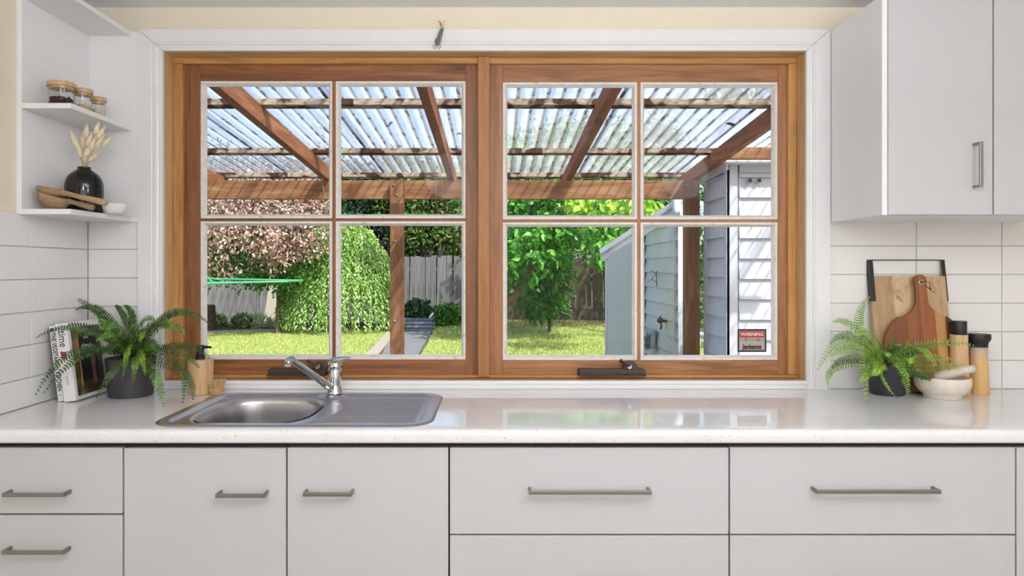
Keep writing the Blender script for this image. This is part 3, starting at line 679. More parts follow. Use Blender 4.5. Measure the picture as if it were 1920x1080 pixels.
# ---------------------------------------------------------------- chopping boards, mills, mortar
def strips(name, stops, axis_scale, base=None, off=0.0):
    t = NT(name); tc = t.coord(); sp = t.node('ShaderNodeSeparateXYZ'); t.l.new(tc, sp.inputs[0])
    mp = t.node('ShaderNodeMapRange'); mp.inputs['From Min'].default_value = -axis_scale; mp.inputs['From Max'].default_value = axis_scale
    t.l.new(sp.outputs['X'], mp.inputs[0]); r = t.node('ShaderNodeValToRGB'); r.color_ramp.interpolation = 'CONSTANT'; e = r.color_ramp.elements
    while len(e) > 1: e.remove(e[-1])
    e[0].position = 0; e[0].color = lin(stops[0][1])
    for p, c in stops[1:]: q = e.new(p); q.color = lin(c)
    t.l.new(mp.outputs[0], r.inputs[0])
    n = t.noise(t.coord((22, 22, 2)), 6, 5, 0.65, 1.0); n2 = t.noise(t.coord((3, 3, 1.2)), 5, 4, 0.6, 0.8)
    col = t.mix(0.55, r.outputs[0], t.ramp(n, [(0.3, (0.55, 0.5, 0.45, 1)), (0.6, (1, 1, 1, 1))]), 'MULTIPLY')
    if base: col = t.mix(t.ramp(n2, [(0.55, (0, 0, 0, 1)), (0.68, (1, 1, 1, 1))]), col, lin(base))
    t.set(col, 0.5); return t.m
dB = 2.365; bw = 143*dB/F; bcx = X(1712, dB)
ln = -math.radians(8.5)
t = thing('chopping_board', 'rectangular pale wooden chopping board with black metal strap handle', 'board', (bcx, Y(2.355), 0.9008), (ln, 0, 0))
Hb = Z(517, 2.39)-0.9
B(-bw/2, bw/2, -0.018, 0, 0, Hb, 'board', strips('mango_wood_strips', [(0, (180, 150, 112)), (0.28, (196, 170, 128)), (0.30, (212, 188, 144)), (0.72, (192, 164, 124))], bw/2, (146, 114, 80)), t, local=True, bevel=0.002)
m = MB(); sw_ = 0.016; Ht = Z(486, 2.40)-0.9; xx = bw/2+0.001; zl_ = Hb-0.088
m.box(-xx-0.002, -xx, -0.0185, -0.0005, zl_, Ht); m.box(xx, xx+0.002, -0.0185, -0.0005, zl_, Ht); m.box(-xx, xx, -0.0185, -0.0005, Ht-0.002, Ht)
m.build('strap_handle', M_black, t, local=True, bevel=0.0015)
m = MB(); m.box(-xx, -xx+0.014, -0.0195, -0.0182, zl_, Ht-0.002); m.build('strap_face', M_black, t, local=True, bevel=0.0005)
m = MB(); m.box(xx-0.012, xx, -0.0195, -0.0182, Hb+0.001, Ht-0.002)
m.build('strap_face', M_black, t, local=True, bevel=0.0005)
# paddle
dP = 2.325; R_ = 79*dP/F; pcx = X(1738.5, dP); cz_ = R_; top = Z(514, 2.365)-0.9; hw = 11*dP/F
t = thing('paddle_board', 'round brown paddle board with handle, leaning on the rectangular board', 'board', (pcx, Y(2.322), 0.9006), (-math.radians(8.0), 0, 0))
pts = []; a0 = 0.62
for k in range(-60, 61):
    an = -PI/2+(PI-a0)*k/60*1.0
    pts.append((R_*math.cos(an+0), cz_+R_*math.sin(an)))
# run counter-clockwise from upper-left shoulder round the bottom to the upper-right
pts = [(R_*math.sin(q), cz_-R_*math.cos(q)) for q in [(-(PI-a0))+(2*(PI-a0))*k/80 for k in range(81)]]
sx_, sz_ = pts[-1]
right = [(sx_+(hw-sx_)*(1-(1-k/8)**1.6), sz_+(k/8)**1.5*0.055) for k in range(1, 9)]
zt0 = right[-1][1]; topr = [(hw*0.95, (zt0+top)/2), (hw*1.08, top-0.018)]+[(hw*1.08*math.cos(q), top-0.016+0.016*math.sin(q)) for q in [PI/2*k/6 for k in range(0, 7)]]
half = right+topr
poly = pts+half+[(-x, z) for x, z in half[::-1]][1:]
m = MB(); m.prism(poly, -0.016, 0, lambda u, v, q: (u, q, v))
M_pad = strips('acacia_strips', [(0, (128, 74, 42)), (0.30, (146, 88, 50)), (0.42, (132, 76, 42)), (0.47, (160, 98, 54)), (0.50, (150, 88, 48)), (0.63, (186, 140, 84)), (0.75, (96, 56, 34)), (0.82, (120, 70, 42))], R_, None)
m.build('board', M_pad, t, local=True, bevel=0.003)
ez = top-0.027
m = MB(); ring = [(0.0045, 0.0005), (0.0085, 0.0005), (0.0095, 0.002), (0.0085, 0.0028), (0.005, 0.0025), (0.0045, 0.0005)]
m.lathe(ring, n=24, M=Matrix.Translation((0, -0.0158, ez)) @ Matrix.Rotation(PI/2, 4, 'X')); m.build('eyelet', plain('eyelet_metal', (170, 164, 152), 0.35, 0.8), t, local=True, smooth=50)
m = MB(); m.lathe([(0, 0), (0.0046, 0), (0.0046, 0.001), (0, 0.001)], n=20, M=Matrix.Translation((0, -0.0158, ez)) @ Matrix.Rotation(PI/2, 4, 'X')); m.build('eyelet_hole', M_black, t, local=True)
m = MB(); q0 = Vector((0.002, -0.02, ez))
m.tube([q0, q0+Vector((.012, -.001, .003)), q0+Vector((.024, 0, 0)), q0+Vector((.026, .001, -.012)), q0+Vector((.024, .002, -.022)), q0+Vector((.032, .002, -.032)), q0+Vector((.040, .002, -.036))], 0.0012, 6)
m.tube([q0+Vector((.010, 0, -.010)), q0+Vector((.018, 0, -.020)), q0+Vector((.028, .001, -.028))], 0.0012, 6); m.tube([q0+Vector((.022, 0, -.019)), q0+Vector((.027, 0, -.027))], 0.003, 8)
m.build('leather_cord', plain('dark_leather', (74, 50, 36), 0.6), t, local=True, smooth=50)
M_mill = wood('mill_beech', (204, 164, 118), (218, 182, 136), (226, 192, 148), 'Z', 7, 0.4, 10, 0.03)
def ombre():
    t = NT('mill_amber'); tc = t.coord(); sp = t.node('ShaderNodeSeparateXYZ'); t.l.new(tc, sp.inputs[0])
    n = t.noise(t.coord((16, 16, 1.5)), 6, 4); c = t.ramp(n, [(0.3, lin((204, 162, 106))), (0.7, lin((218, 180, 124)))])
    f = t.node('ShaderNodeMapRange'); f.inputs['From Min'].default_value = 0.115; f.inputs['From Max'].default_value = 0.160; t.l.new(sp.outputs['Z'], f.inputs[0])
    t.set(t.mix(f.outputs[0], c, lin((176, 168, 164))), 0.35); return t.m
dM = 2.315; mx_, my_ = X(1798, dM), Y(dM)
t = thing('pepper_mill', 'tall slim beech mill with straight black cylindrical top', 'mill', (mx_, my_, 0.9))
m = MB(); m.lathe([(0.034, 0.0003), (0.0345, 0.002), (0.030, 0.06), (0.0265, 0.14), (0.0262, 0.200), (0.0, 0.2005)], (mx_, my_, 0.9), 36); m.build('mill_body', M_mill, t, smooth=40)
m = MB(); m.lathe([(0.0225, 0.2005), (0.0232, 0.203), (0.0232, 0.243), (0.022, 0.2455), (0, 0.2455)], (mx_, my_, 0.9), 36); m.build('mill_cap', M_black, t, smooth=40)
mx_, my_ = X(1834.5, dM+0.01), Y(dM+0.01)
t = thing('salt_mill', 'shorter amber wooden mill with flared black top', 'mill', (mx_, my_, 0.9))
m = MB(); m.lathe([(0.0325, 0.0003), (0.033, 0.002), (0.030, 0.06), (0.0275, 0.12), (0.027, 0.157), (0.0, 0.1575)], (mx_, my_, 0.9), 36); m.build('mill_body', ombre(), t, smooth=40)
m = MB(); m.lathe([(0.0275, 0.1575), (0.028, 0.168), (0.030, 0.175), (0.0355, 0.183), (0.036, 0.186), (0.036, 0.199), (0.0345, 0.2015), (0, 0.2015)], (mx_, my_, 0.9), 36); m.build('mill_cap', M_black, t, smooth=40)
M_marb = plain('pale_stone_mortar', (222, 214, 200), 0.6, var=0.06, scale=60, bump=0.15)
dMo = 2.255; ox, oy = X(1767, dMo), Y(dMo)
t = thing('mortar_bowl', 'shallow cream stone mortar in front of the mills', 'mortar', (ox, oy, 0.9))
m = MB(); m.lathe([(0.052, 0.0003), (0.0545, 0.003), (0.056, 0.012), (0.066, 0.020), (0.077, 0.033), (0.0815, 0.048), (0.081, 0.062), (0.0795, 0.068), (0.077, 0.0695), (0.074, 0.067), (0.072, 0.052), (0.062, 0.036), (0.04, 0.027), (0.0, 0.024)], (ox, oy, 0.9), 48); m.build('bowl', M_marb, t, smooth=50)
M_pest = NT('stone_pestle'); n_ = M_pest.noise(M_pest.coord(), 50, 5, 0.7)
M_pest.set(M_pest.ramp(n_, [(0.3, lin((150, 138, 120))), (0.42, lin((206, 198, 184))), (0.7, lin((222, 216, 204)))]), 0.6); M_pest.bump(n_, 0.3); M_pest = M_pest.m
pa = Vector((ox-0.022, oy-0.008, 0.968)); pb = Vector((X(1825, dMo-0.03), oy-0.03, Z(691, dMo-0.03)))
t = thing('pestle', 'mottled stone pestle resting in the mortar bowl', 'pestle', tuple(pa))
m = MB(); dv = (pb-pa); L_ = dv.length; dv.normalize(); prf = [(-0.012, .006), (-0.008, .012), (0.0, .0155), (.02, .0165), (.06, .0135), (.09, .0125), (.11, .0128), (L_-0.004, .0145), (L_, .0142), (L_+0.003, .011)]
m.tube([pa+dv*a for a, r in prf], [r for a, r in prf], 20); m.build('pestle_body', M_pest, t, smooth=60)

# ---------------------------------------------------------------- shelf contents
def jar(label, px, pytop, r, h, d, fillh, fmat, lumps):
    x, y_ = X(px, d), Y(d); z0 = 1.8162
    t = thing('glass_jar', label, 'jar', (x, y_, z0), group='lidded jars on the upper shelf')
    m = MB(); m.lathe([(0.0, 0.0003), (r-0.003, 0.0003), (r, 0.004), (r, h-0.014), (r-0.0015, h-0.014), (r-0.0018, 0.006), (r-0.004, 0.004), (0, 0.004)], (x, y_, z0), 36); m.build('jar_body', M_jar, t, smooth=50)
    m = MB(); m.lathe([(0, h-0.02), (r-0.004, h-0.02), (r-0.004, h-0.0135), (r+0.0022, h-0.0135), (r+0.003, h-0.012), (r+0.003, h-0.002), (r+0.001, h), (0, h)], (x, y_, z0), 36); m.build('jar_lid', M_bamboo, t, smooth=40)
    m = MB(); rr_ = r-0.0035
    if lumps:
        for k in range(300):
            q = rr_*0.92*math.sqrt(random.random()); an = random.random()*2*PI; c = Vector((x+q*math.cos(an), y_+q*math.sin(an), z0+0.008+random.random()*fillh*(1-0.3*q/rr_)))
            M_ = Matrix.Translation(c) @ Matrix.Rotation(random.random()*6, 4, (random.random(), random.random(), random.random()+.1))
            s_ = 0.004; m.box(-s_, s_, -s_*0.6, s_*0.6, -s_*0.35, s_*0.35, M_)
    else:
        m.lathe([(0, 0.0045), (rr_, 0.0045), (rr_, fillh), (rr_*0.6, fillh+0.003), (0, fillh+0.001)], (x, y_, z0), 30)
    m.build('contents', fmat, t, kind='stuff')
jar('largest glass jar with bamboo lid holding dark dried flowers', 115.5, 143, 0.0375, 0.082, 2.15, 0.034, plain('dried_hibiscus', (70, 34, 36), 0.7, var=0.4), True)
jar('middle glass jar with bamboo lid holding tan grain', 155, 155, 0.0275, 0.080, 2.22, 0.026, plain('tan_grain', (190, 160, 112), 0.8, var=0.25, scale=300), False)
jar('smallest glass jar with bamboo lid holding pale grain', 184.5, 167, 0.0225, 0.070, 2.285, 0.030, plain('pale_grain', (206, 194, 172), 0.8, var=0.25, scale=300), False)
zc = 1.4996
vx, vy = X(158, 2.24), Y(2.24)
t = thing('black_vase', 'glossy black bottle-shaped vase on the lower shelf', 'vase', (vx, vy, zc))
m = MB(); m.lathe([(0.049, 0.0003), (0.0535, 0.003), (0.0555, 0.02), (0.0565, 0.07), (0.056, 0.092), (0.052, 0.110), (0.043, 0.125), (0.028, 0.137), (0.0205, 0.142), (0.019, 0.147), (0.020, 0.150), (0.018, 0.1505), (0.016, 0.146), (0.016, 0.110), (0, 0.10)], (vx, vy, zc), 48)
m.build('vase_body', plain('black_glaze', (14, 14, 16), 0.06, var=0.1), t, smooth=60)
t = thing('dried_grass_bunch', 'bunch of cream bunny-tail grass standing in the black vase', 'dried flowers', (vx, vy, zc+0.12))
M_bt = plain('dried_cream', (242, 228, 200), 0.9, var=0.12, scale=60); M_bs = plain('dried_stem', (200, 176, 128), 0.8)
BT = [(136, 262, -.03), (148, 285, -.02), (163, 246, 0), (156, 262, .01), (170, 264, -.03), (184, 242, 0), (192, 252, .01), (190, 268, -.02), (176, 272, -.03), (205, 268, .0), (143, 278, .02), (165, 288, -.04), (172, 285, 0), (160, 296, -.03), (180, 300, -.03)]
for k, (px, py, dyy) in enumerate(BT):
    tip = Vector((X(px, 2.24+dyy), vy+dyy, Z(py-8, 2.24+dyy))); base = Vector((vx+random.uniform(-.006, .006), vy+random.uniform(-.006, .006), zc+0.135))
    mid = (tip+base)/2+Vector(((tip.x-base.x)*-0.12, 0, 0.01)); pc = [base*(1-q)**2+mid*2*q*(1-q)+tip*q*q for q in [i/8 for i in range(9)]]
    m = MB(); m.tube(pc, 0.0008, 5); sm = m.build('stem', M_bs, t)
    ax = (pc[-1]-pc[-3]).normalized(); hl = 0.052*random.uniform(0.8, 1.1)
    c0 = tip-ax*hl*0.75
    m = MB(); pr = [(0, .001), (.12, .0055), (.35, .0085), (.6, .0072), (.85, .0036), (1, .0006)]
    m.tube([c0+ax*hl*a for a, r in pr], [r for a, r in pr], 8)
    for q in range(190):
        a_ = random.random()**0.8; an = random.random()*2*PI; s1 = ax.orthogonal().normalized(); s2 = ax.cross(s1); r0 = np.interp(a_, [p[0] for p in pr], [p[1] for p in pr])
        dr = s1*math.cos(an)+s2*math.sin(an); p = c0+ax*hl*a_+dr*r0*0.8; e = p+dr*0.003+ax*0.009; sdv = ax.cross(dr)*0.00045
        m.add([p-sdv, p+sdv, e], [(0, 1, 2)])
    m.build('seed_head', M_bt, sm)
vx2, vy2 = X(214, 2.27), Y(2.27)
t = thing('small_white_bowl', 'tiny white marble dish beside the black vase', 'bowl', (vx2, vy2, zc))
m = MB(); m.lathe([(0.024, 0.0003), (0.031, 0.006), (0.037, 0.018), (0.039, 0.033), (0.0365, 0.0335), (0.034, 0.018), (0.024, 0.007), (0, 0.005)], (vx2, vy2, zc), 36); m.build('dish', plain('white_marble', (232, 230, 228), 0.3, var=0.06, scale=25), t, smooth=50)
# two nested wooden scoops / ladle bowls
M_scoop = wood('mango_scoop', (138, 108, 78), (172, 142, 108), (196, 168, 134), 'X', 7, 0.55, 8)
def scoop(label, cpx, cpy, d, r, h, hend, tz_):
    c = Vector((X(cpx, d), Y(d), tz_)); t = thing('wooden_scoop', label, 'scoop', tuple(c), group='nested wooden scoops')
    e = Vector(hend); ex = (e-(c+Vector((0, 0, h)))).normalized()
    M_ = Matrix.Translation(c) @ Matrix.Rotation(math.radians(-0), 4, 'Y')
    ax = ex; az = (Vector((0, 0, 1))-ax*ax.z).normalized(); ay = az.cross(ax)
    Rm = Matrix((ax, ay, az)).transposed().to_4x4(); M_ = Matrix.Translation(c) @ Rm
    m = MB(); m.lathe([(0.0, 0.0), (r*0.55, 0.002), (r*0.85, h*0.35), (r, h*0.8), (r, h), (r-0.005, h), (r-0.006, h*0.75), (r*0.75, h*0.38), (r*0.4, 0.008), (0, 0.007)], n=36, M=M_); m.build('scoop_bowl', M_scoop, t, smooth=50)
    p0 = c+az*(h-0.004)+ax*(r-0.006); m = MB(); L = (e-p0).length
    m.tube([p0, p0.lerp(e, 0.3), p0.lerp(e, 0.8), p0.lerp(e, 0.97), e], [0.009, 0.0075, 0.0095, 0.010, 0.006], 12); m.build('scoop_handle', M_scoop, t, smooth=60)
scoop('larger turned wooden scoop lying lowest on the bottom shelf', 95, 390, 2.12, 0.046, 0.040, (X(176, 2.13), Y(2.13), 1.508), zc+0.007)
scoop('wooden scoop nested on top of the larger scoop', 96, 376, 2.115, 0.043, 0.024, (X(200, 2.075), Y(2.075), 1.518), zc+0.042)
# ---------------------------------------------------------------- dried posy hanging on architrave
dQ = 2.385
t = thing('dried_posy', 'small grey wire-tied dried sprig hanging above the window', 'decoration', (X(823, dQ), Y(dQ), Z(60, dQ)))
m = MB()
for k in range(26):
    a = Vector((X(829+random.uniform(-4, 3), dQ), Y(dQ)+random.uniform(-.006, .006), Z(54+random.uniform(-3, 3), dQ))); b = Vector((X(820+random.uniform(-5, 5), dQ), Y(dQ)+random.uniform(-.004, .006), Z(84+random.uniform(-8, 2), dQ)))
    m.tube([a, (a+b)/2+Vector((random.uniform(-.003, .003), 0, 0)), b], 0.0011, 4)
for s_ in (-1, 1):
    c = Vector((X(819+4.5*s_, dQ), Y(dQ), Z(88, dQ))); m.tube([(X(821, dQ), Y(dQ), Z(80, dQ)), c+Vector((-.006, 0, 0.002)), c+Vector((0, 0, -.008)), c+Vector((.006, 0, .002)), (X(822, dQ), Y(dQ), Z(80, dQ))], 0.0010, 4)
m.build('grey_stems', plain('grey_stem', (120, 122, 124), 0.6), t)
m = MB()
for k in range(9):
    a = Vector((X(828.5, dQ), Y(dQ), Z(53, dQ))); b = Vector((X(829+random.uniform(-7, 7), dQ), Y(dQ)+random.uniform(-.004, .004), Z(40+random.uniform(-3, 4), dQ))); m.tube([a, (a+b)/2+Vector((random.uniform(-.002, .002), 0, 0)), b], 0.0011, 4)
m.build('tan_twigs', plain('tan_twig', (176, 138, 92), 0.7), t)

# ================================================================ OUTSIDE
GZ = -0.10
def GD(py, zz=GZ): return (EYE-zz)*F/(py-VY)          # distance at which ground height zz shows at row py
M_perg = wood('pergola_timber', (112, 72, 44), (170, 118, 76), (208, 164, 120), 'X', 7, 0.75, 7, 0.3)
M_pergZ = wood('pergola_post_timber', (112, 74, 46), (158, 108, 70), (194, 148, 108), 'Z', 7, 0.75, 9, 0.3)
M_pergY = wood('pergola_rafter_timber', (120, 66, 40), (178, 112, 70), (206, 146, 104), 'Y', 7, 0.75, 9, 0.3)
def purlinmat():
    t = NT('weathered_dappled_purlin'); v = t.coord((1, 8, 8)); a = t.noise(v, 5, 4, 0.6); b = t.noise(t.coord((1, 1, 1)), 9, 2, 0.5); f = t.noise(t.coord((1.5, 20, 20)), 16, 3)
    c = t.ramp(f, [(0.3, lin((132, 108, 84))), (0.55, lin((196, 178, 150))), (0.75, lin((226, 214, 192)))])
    c = t.mix(t.ramp(b, [(0.49, (0, 0, 0, 1)), (0.55, (1, 1, 1, 1))]), c, lin((84, 52, 34)))  # rot blotches and mottled light under the sheets, both painted into the colour
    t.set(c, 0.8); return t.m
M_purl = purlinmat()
M_galv = plain('galvanised_bolt', (150, 152, 154), 0.4, 0.8)
RS = 0.075; dBm = 5.0; RB = Z(338, 5.0)          # roof slope, beam distance, rafter underside height at beam
def RZ(d): return RB+RS*(dBm-d)
pg = thing('pergola', 'brown timber pergola with clear corrugated roof outside the window', 'pergola', (0, Y(5.0), GZ))
xl_, xr_ = -3.3, X(1308, 5.0)-0.002
B(xl_, xr_, Y(5.0), Y(5.045), Z(373, 5.0), RB, 'beam', M_perg, pg, bevel=0.003)
for px0, px1 in ((733, 757), (1283, 1309)):
    d = 4.955; p_ = B(X(px0, d), X(px1, d), Y(4.91), Y(4.999), GZ, Z(338.5, d), 'post', M_pergZ, pg, bevel=0.003)
    m = MB()
    for (bx_, py) in ((px0+4, 347), (px0+10 if px0 < 1000 else px0+18, 366)):
        m.lathe([(0.010, 0), (0.010, 0.004), (0.006, 0.005), (0.006, 0.008), (0, 0.009)], n=8, M=Matrix.Translation((X(bx_+1, 4.91), Y(4.91), Z(py, 4.91))) @ Matrix.Rotation(PI/2, 4, 'X'))
    if px0 < 1000:
        for py in (452, 603): m.lathe([(0.010, 0), (0.010, 0.004), (0, 0.009)], n=8, M=Matrix.Translation((X(740, 4.91), Y(4.91), Z(py, 4.91))) @ Matrix.Rotation(PI/2, 4, 'X'))
    m.build('bolt', M_galv, p_)
RH = 0.092
for rx in (-2.12, X(612, 5.0), X(846, 5.0), X(1067, 5.0), X(1303, 5.0)):
    a = (rx, Y(2.57), RZ(2.57)+RH/2); b = (rx, Y(5.42), RZ(5.42)+RH/2)
    MB().beam(a, b, 0.046, RH).build('rafter', M_pergY, pg, bevel=0.003)
PH = 0.034
for d in (2.9, 3.58, 4.60, 5.36):
    zb_ = RZ(d)+RH
    m = MB(); xx_ = xr_+0.9 if d < 4 else 1.53
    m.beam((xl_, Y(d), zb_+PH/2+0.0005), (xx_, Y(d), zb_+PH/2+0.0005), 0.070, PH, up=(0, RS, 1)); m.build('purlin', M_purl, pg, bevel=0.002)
def sheetmat():
    t = NT('weathered_clear_corrugated'); v = t.coord(); t.n.remove(t.b)
    a = t.noise(v, 3.0, 5, 0.65); streak = t.noise(t.coord((14, 1.2, 1)), 4, 5, 0.65); spot = t.noise(t.coord((26, 9, 1)), 1.0, 2, 0.5)
    col = t.ramp(streak, [(0.28, lin((164, 152, 138))), (0.45, lin((204, 206, 214))), (0.7, lin((228, 230, 240)))])
    # leaf dirt lies in the valleys only: valley mask from the sheet's own profile
    sp = t.node('ShaderNodeSeparateXYZ'); t.l.new(v, sp.inputs[0])
    m1 = t.node('ShaderNodeMath', operation='MULTIPLY'); m1.inputs[1].default_value = 2*PI/0.076; t.l.new(sp.outputs['X'], m1.inputs[0])
    m2 = t.node('ShaderNodeMath', operation='COSINE'); t.l.new(m1.outputs[0], m2.inputs[0])
    vm = t.ramp(m2.outputs[0], [(0.0, (1, 1, 1, 1)), (0.02, (1, 1, 1, 1)), (0.25, (0, 0, 0, 1))])
    m3 = t.node('ShaderNodeMath', operation='MULTIPLY_ADD'); m3.inputs[1].default_value = 0.5; m3.inputs[2].default_value = 0.5; t.l.new(m2.outputs[0], m3.inputs[0])
    vm = t.ramp(m3.outputs[0], [(0.0, (1, 1, 1, 1)), (0.07, (1, 1, 1, 1)), (0.22, (0, 0, 0, 1))])
    col = t.mix(t.mix(0.85, (0, 0, 0, 1), vm), col, lin((118, 96, 72)))
    sm = t.ramp(spot, [(0.54, (0, 0, 0, 1)), (0.60, (1, 1, 1, 1))]); sm2 = t.mix(1.0, sm, vm, 'MULTIPLY')
    b2_ = t.noise(v, 7.0, 2, 0.5); sm3 = t.ramp(b2_, [(0.70, (0, 0, 0, 1)), (0.73, (1, 1, 1, 1))])
    dirt = t.mix(1.0, sm2, sm3, 'LIGHTEN')
    col = t.mix(dirt, col, lin((86, 74, 56)))
    tr = t.node('ShaderNodeBsdfTransparent'); tr.inputs[0].default_value = (0.80, 0.84, 0.95, 1)
    tl = t.node('ShaderNodeBsdfTranslucent'); t.l.new(col, tl.inputs[0])
    df = t.node('ShaderNodeBsdfDiffuse'); t.l.new(col, df.inputs[0])
    gl = t.node('ShaderNodeBsdfGlossy'); gl.inputs['Roughness'].default_value = 0.25
    x1 = t.node('ShaderNodeMixShader'); x1.inputs[0].default_value = 0.3; t.l.new(tl.outputs[0], x1.inputs[1]); t.l.new(df.outputs[0], x1.inputs[2])
    x2 = t.node('ShaderNodeMixShader'); t.l.new(x1.outputs[0], x2.inputs[2]); t.l.new(tr.outputs[0], x2.inputs[1])
    op = t.mix(t.mix(0.6, dirt, vm, 'ADD'), t.ramp(a, [(0.3, (0.34, 0.34, 0.34, 1)), (0.7, (0.60, 0.60, 0.60, 1))]), (0.92, 0.92, 0.92, 1)); t.l.new(op, x2.inputs[0])
    x3 = t.node('ShaderNodeMixShader'); x3.inputs[0].default_value = 0.07; t.l.new(x2.outputs[0], x3.inputs[1]); t.l.new(gl.outputs[0], x3.inputs[2])
    t.l.new(x3.outputs[0], t.out.inputs[0]); return t.m
M_sheet = sheetmat()
xx_ = xl_+0.1
k = 0
while xx_ < xr_+0.85:
    wv = 0.076*11; nx = 88; m = MB(); vs_ = []
    x_off = xx_
    for j, d in enumerate([2.55+0.25*q for q in range(13)]):
        d = min(d, 5.47)
        for i in range(nx+1):
            x_ = x_off+wv*i/nx
            vs_.append((x_, Y(d), RZ(d)+RH+PH+0.0115+0.010*math.cos(2*PI*x_/0.076)+0.0022*(k % 2)+0.004))
    J = 13
    m.add(vs_, [(j*(nx+1)+i, j*(nx+1)+i+1, (j+1)*(nx+1)+i+1, (j+1)*(nx+1)+i) for j in range(J-1) for i in range(nx)])
    o_ = m.build('roof_sheet', M_sheet, pg, smooth=80, local=True)
    o_.matrix_parent_inverse = Matrix.Translation(-Vector(pg.location))
    xx_ += 0.076*10; k += 1
# strings hanging from the beam
def string(label, pts, thick=0.0016, c=(196, 170, 130)):
    t = thing('hanging_twine', label, 'string', pts[0]); m = MB(); m.tube(pts, thick, 5); m.build('twine', plain('jute_twine', c, 0.9), t); return t
dq = 4.90
def P3(px, py, d): return (X(px, d), Y(d), Z(py, d))
string('frayed twine hanging from the beam under the left rafter', [P3(604, 341, 4.99), P3(606, 352, dq), P3(610, 366, dq), P3(608, 384, dq), P3(611, 400, dq), P3(608, 404, dq)])
string('frayed twine hanging right of the middle post', [P3(830, 335, 4.98), P3(829, 345, dq), P3(832, 352, dq), P3(829, 362, dq), P3(833, 370, dq)])
string('short twine end below the beam near the second rafter', [P3(817, 342, 4.99), P3(818, 360, dq), P3(817, 380, dq), P3(819, 388, dq)], 0.0013, (170, 130, 90))

# ---- weatherboard buildings on the right
M_wb = plain('white_weatherboard', (226, 229, 234), 0.5, var=0.03, scale=7)
def oldwb():
    t = NT('peeling_weatherboard'); n1 = t.noise(t.coord((1, 1.5, 10)), 5, 6, 0.7); n2 = t.noise(t.coord(), 3, 3)
    c = t.ramp(n2, [(0.3, lin((216, 216, 208))), (0.7, lin((230, 230, 224)))])
    t.set(t.mix(t.ramp(n1, [(0.60, (0, 0, 0, 1)), (0.68, (1, 1, 1, 1))]), c, lin((150, 146, 138))), 0.6); return t.m
M_wb2 = oldwb()
dA2 = 4.5; bx0 = X(1363, dA2); yb0_ = Y(dA2); bz1 = Z(310, dA2); bx1 = 3.6
an = thing('weatherboard_annexe', 'bright white weatherboard annexe at the right under the pergola', 'building', (bx0+0.5, yb0_+0.4, GZ))
B(bx0+0.022, bx1, yb0_+0.022, Y(4.96), GZ, bz1-0.01, 'wall_core', M_wb, an)
def boards_front(par, x0, x1, yf, z0, z1, pitch, mat, phase=0):
    z_ = z0
    while z_ < z1-0.01:
        zt_ = min(z_+pitch+0.012, z1)
        m = MB(); V = [(x0, yf-0.030, z_), (x1, yf-0.030, z_), (x1, yf-0.004, zt_), (x0, yf-0.004, zt_), (x0, yf+0.004, z_), (x1, yf+0.004, z_), (x1, yf+0.004, zt_), (x0, yf+0.004, zt_)]
        m.add(V, [(0, 1, 2, 3), (5, 4, 7, 6), (0, 4, 5, 1), (3, 2, 6, 7), (0, 3, 7, 4), (1, 5, 6, 2)]); m.build('weatherboard', mat, par); z_ += pitch
def boards_side(par, xf, ya, yb, z0, z1, pitch, mat, cut=None):
    z_ = z0
    while z_ < z1-0.01:
        zt_ = min(z_+pitch+0.012, z1)
        m = MB(); V = [(xf-0.028, ya, z_), (xf-0.028, yb, z_), (xf-0.004, yb, zt_), (xf-0.004, ya, zt_), (xf+0.004, ya, z_), (xf+0.004, yb, z_), (xf+0.004, yb, zt_), (xf+0.004, ya, zt_)]
        m.add(V, [(0, 1, 2, 3), (5, 4, 7, 6), (0, 4, 5, 1), (3, 2, 6, 7), (0, 3, 7, 4), (1, 5, 6, 2)]); m.build('weatherboard', mat, par); z_ += pitch
pit = 0.1325; zr0 = Z(523, dA2)-pit*9
boards_front(an, X(1386, dA2), bx1, yb0_+0.018, zr0, bz1-0.03, pit, M_wb)
boards_side(an, bx0+0.018, yb0_+0.02, Y(4.93), zr0+0.01, bz1-0.04, pit, M_wb)
m = MB(); m.box(bx0-0.004, X(1385.5, 4.47), yb0_-0.008, yb0_+0.016, GZ, bz1); m.box(bx0-0.006, bx0+0.016, yb0_-0.008, yb0_+0.045, GZ, bz1); m.build('corner_board', M_wb, an, bevel=0.002)
B(bx0-0.01, bx0+0.02, Y(4.93), Y(4.975), GZ, bz1-0.03, 'corner_board', M_wb, an, bevel=0.002)
B(bx0-0.03, bx1, yb0_-0.035, yb0_+0.01, bz1, bz1+0.025, 'fascia', M_wb, an, bevel=0.003)
B(X(1386, dA2), bx1, yb0_-0.012, yb0_+0.016, bz1-0.045, bz1, 'frieze', M_wb, an)
# raking side fascia
m = MB(); m.beam((bx0-0.012, Y(4.46), bz1-0.01), (bx0-0.012, Y(4.99), bz1-0.03), 0.02, 0.05); m.build('side_fascia', M_wb, an)
B(bx0-0.02, bx1, yb0_-0.02, Y(4.99), bz1+0.026, bz1+0.036, 'roof_deck', M_wb, an)
m = MB()
for px in (1407, 1424): m.tube([P3(px, 338, 4.495), P3(px, 338, 4.46)], 0.012, 10); m.tube([P3(px-4, 337, 4.47), P3(px+3, 341, 4.46)], 0.004, 6)
m.build('wall_bracket', plain('rusty_bracket', (96, 82, 72), 0.6, 0.4), an)
t = B(1.47, 3.4, Y(4.36), Y(4.40), Z(298, 4.36), Z(276, 4.36), 'ledger_beam', M_perg, pg, bevel=0.003)

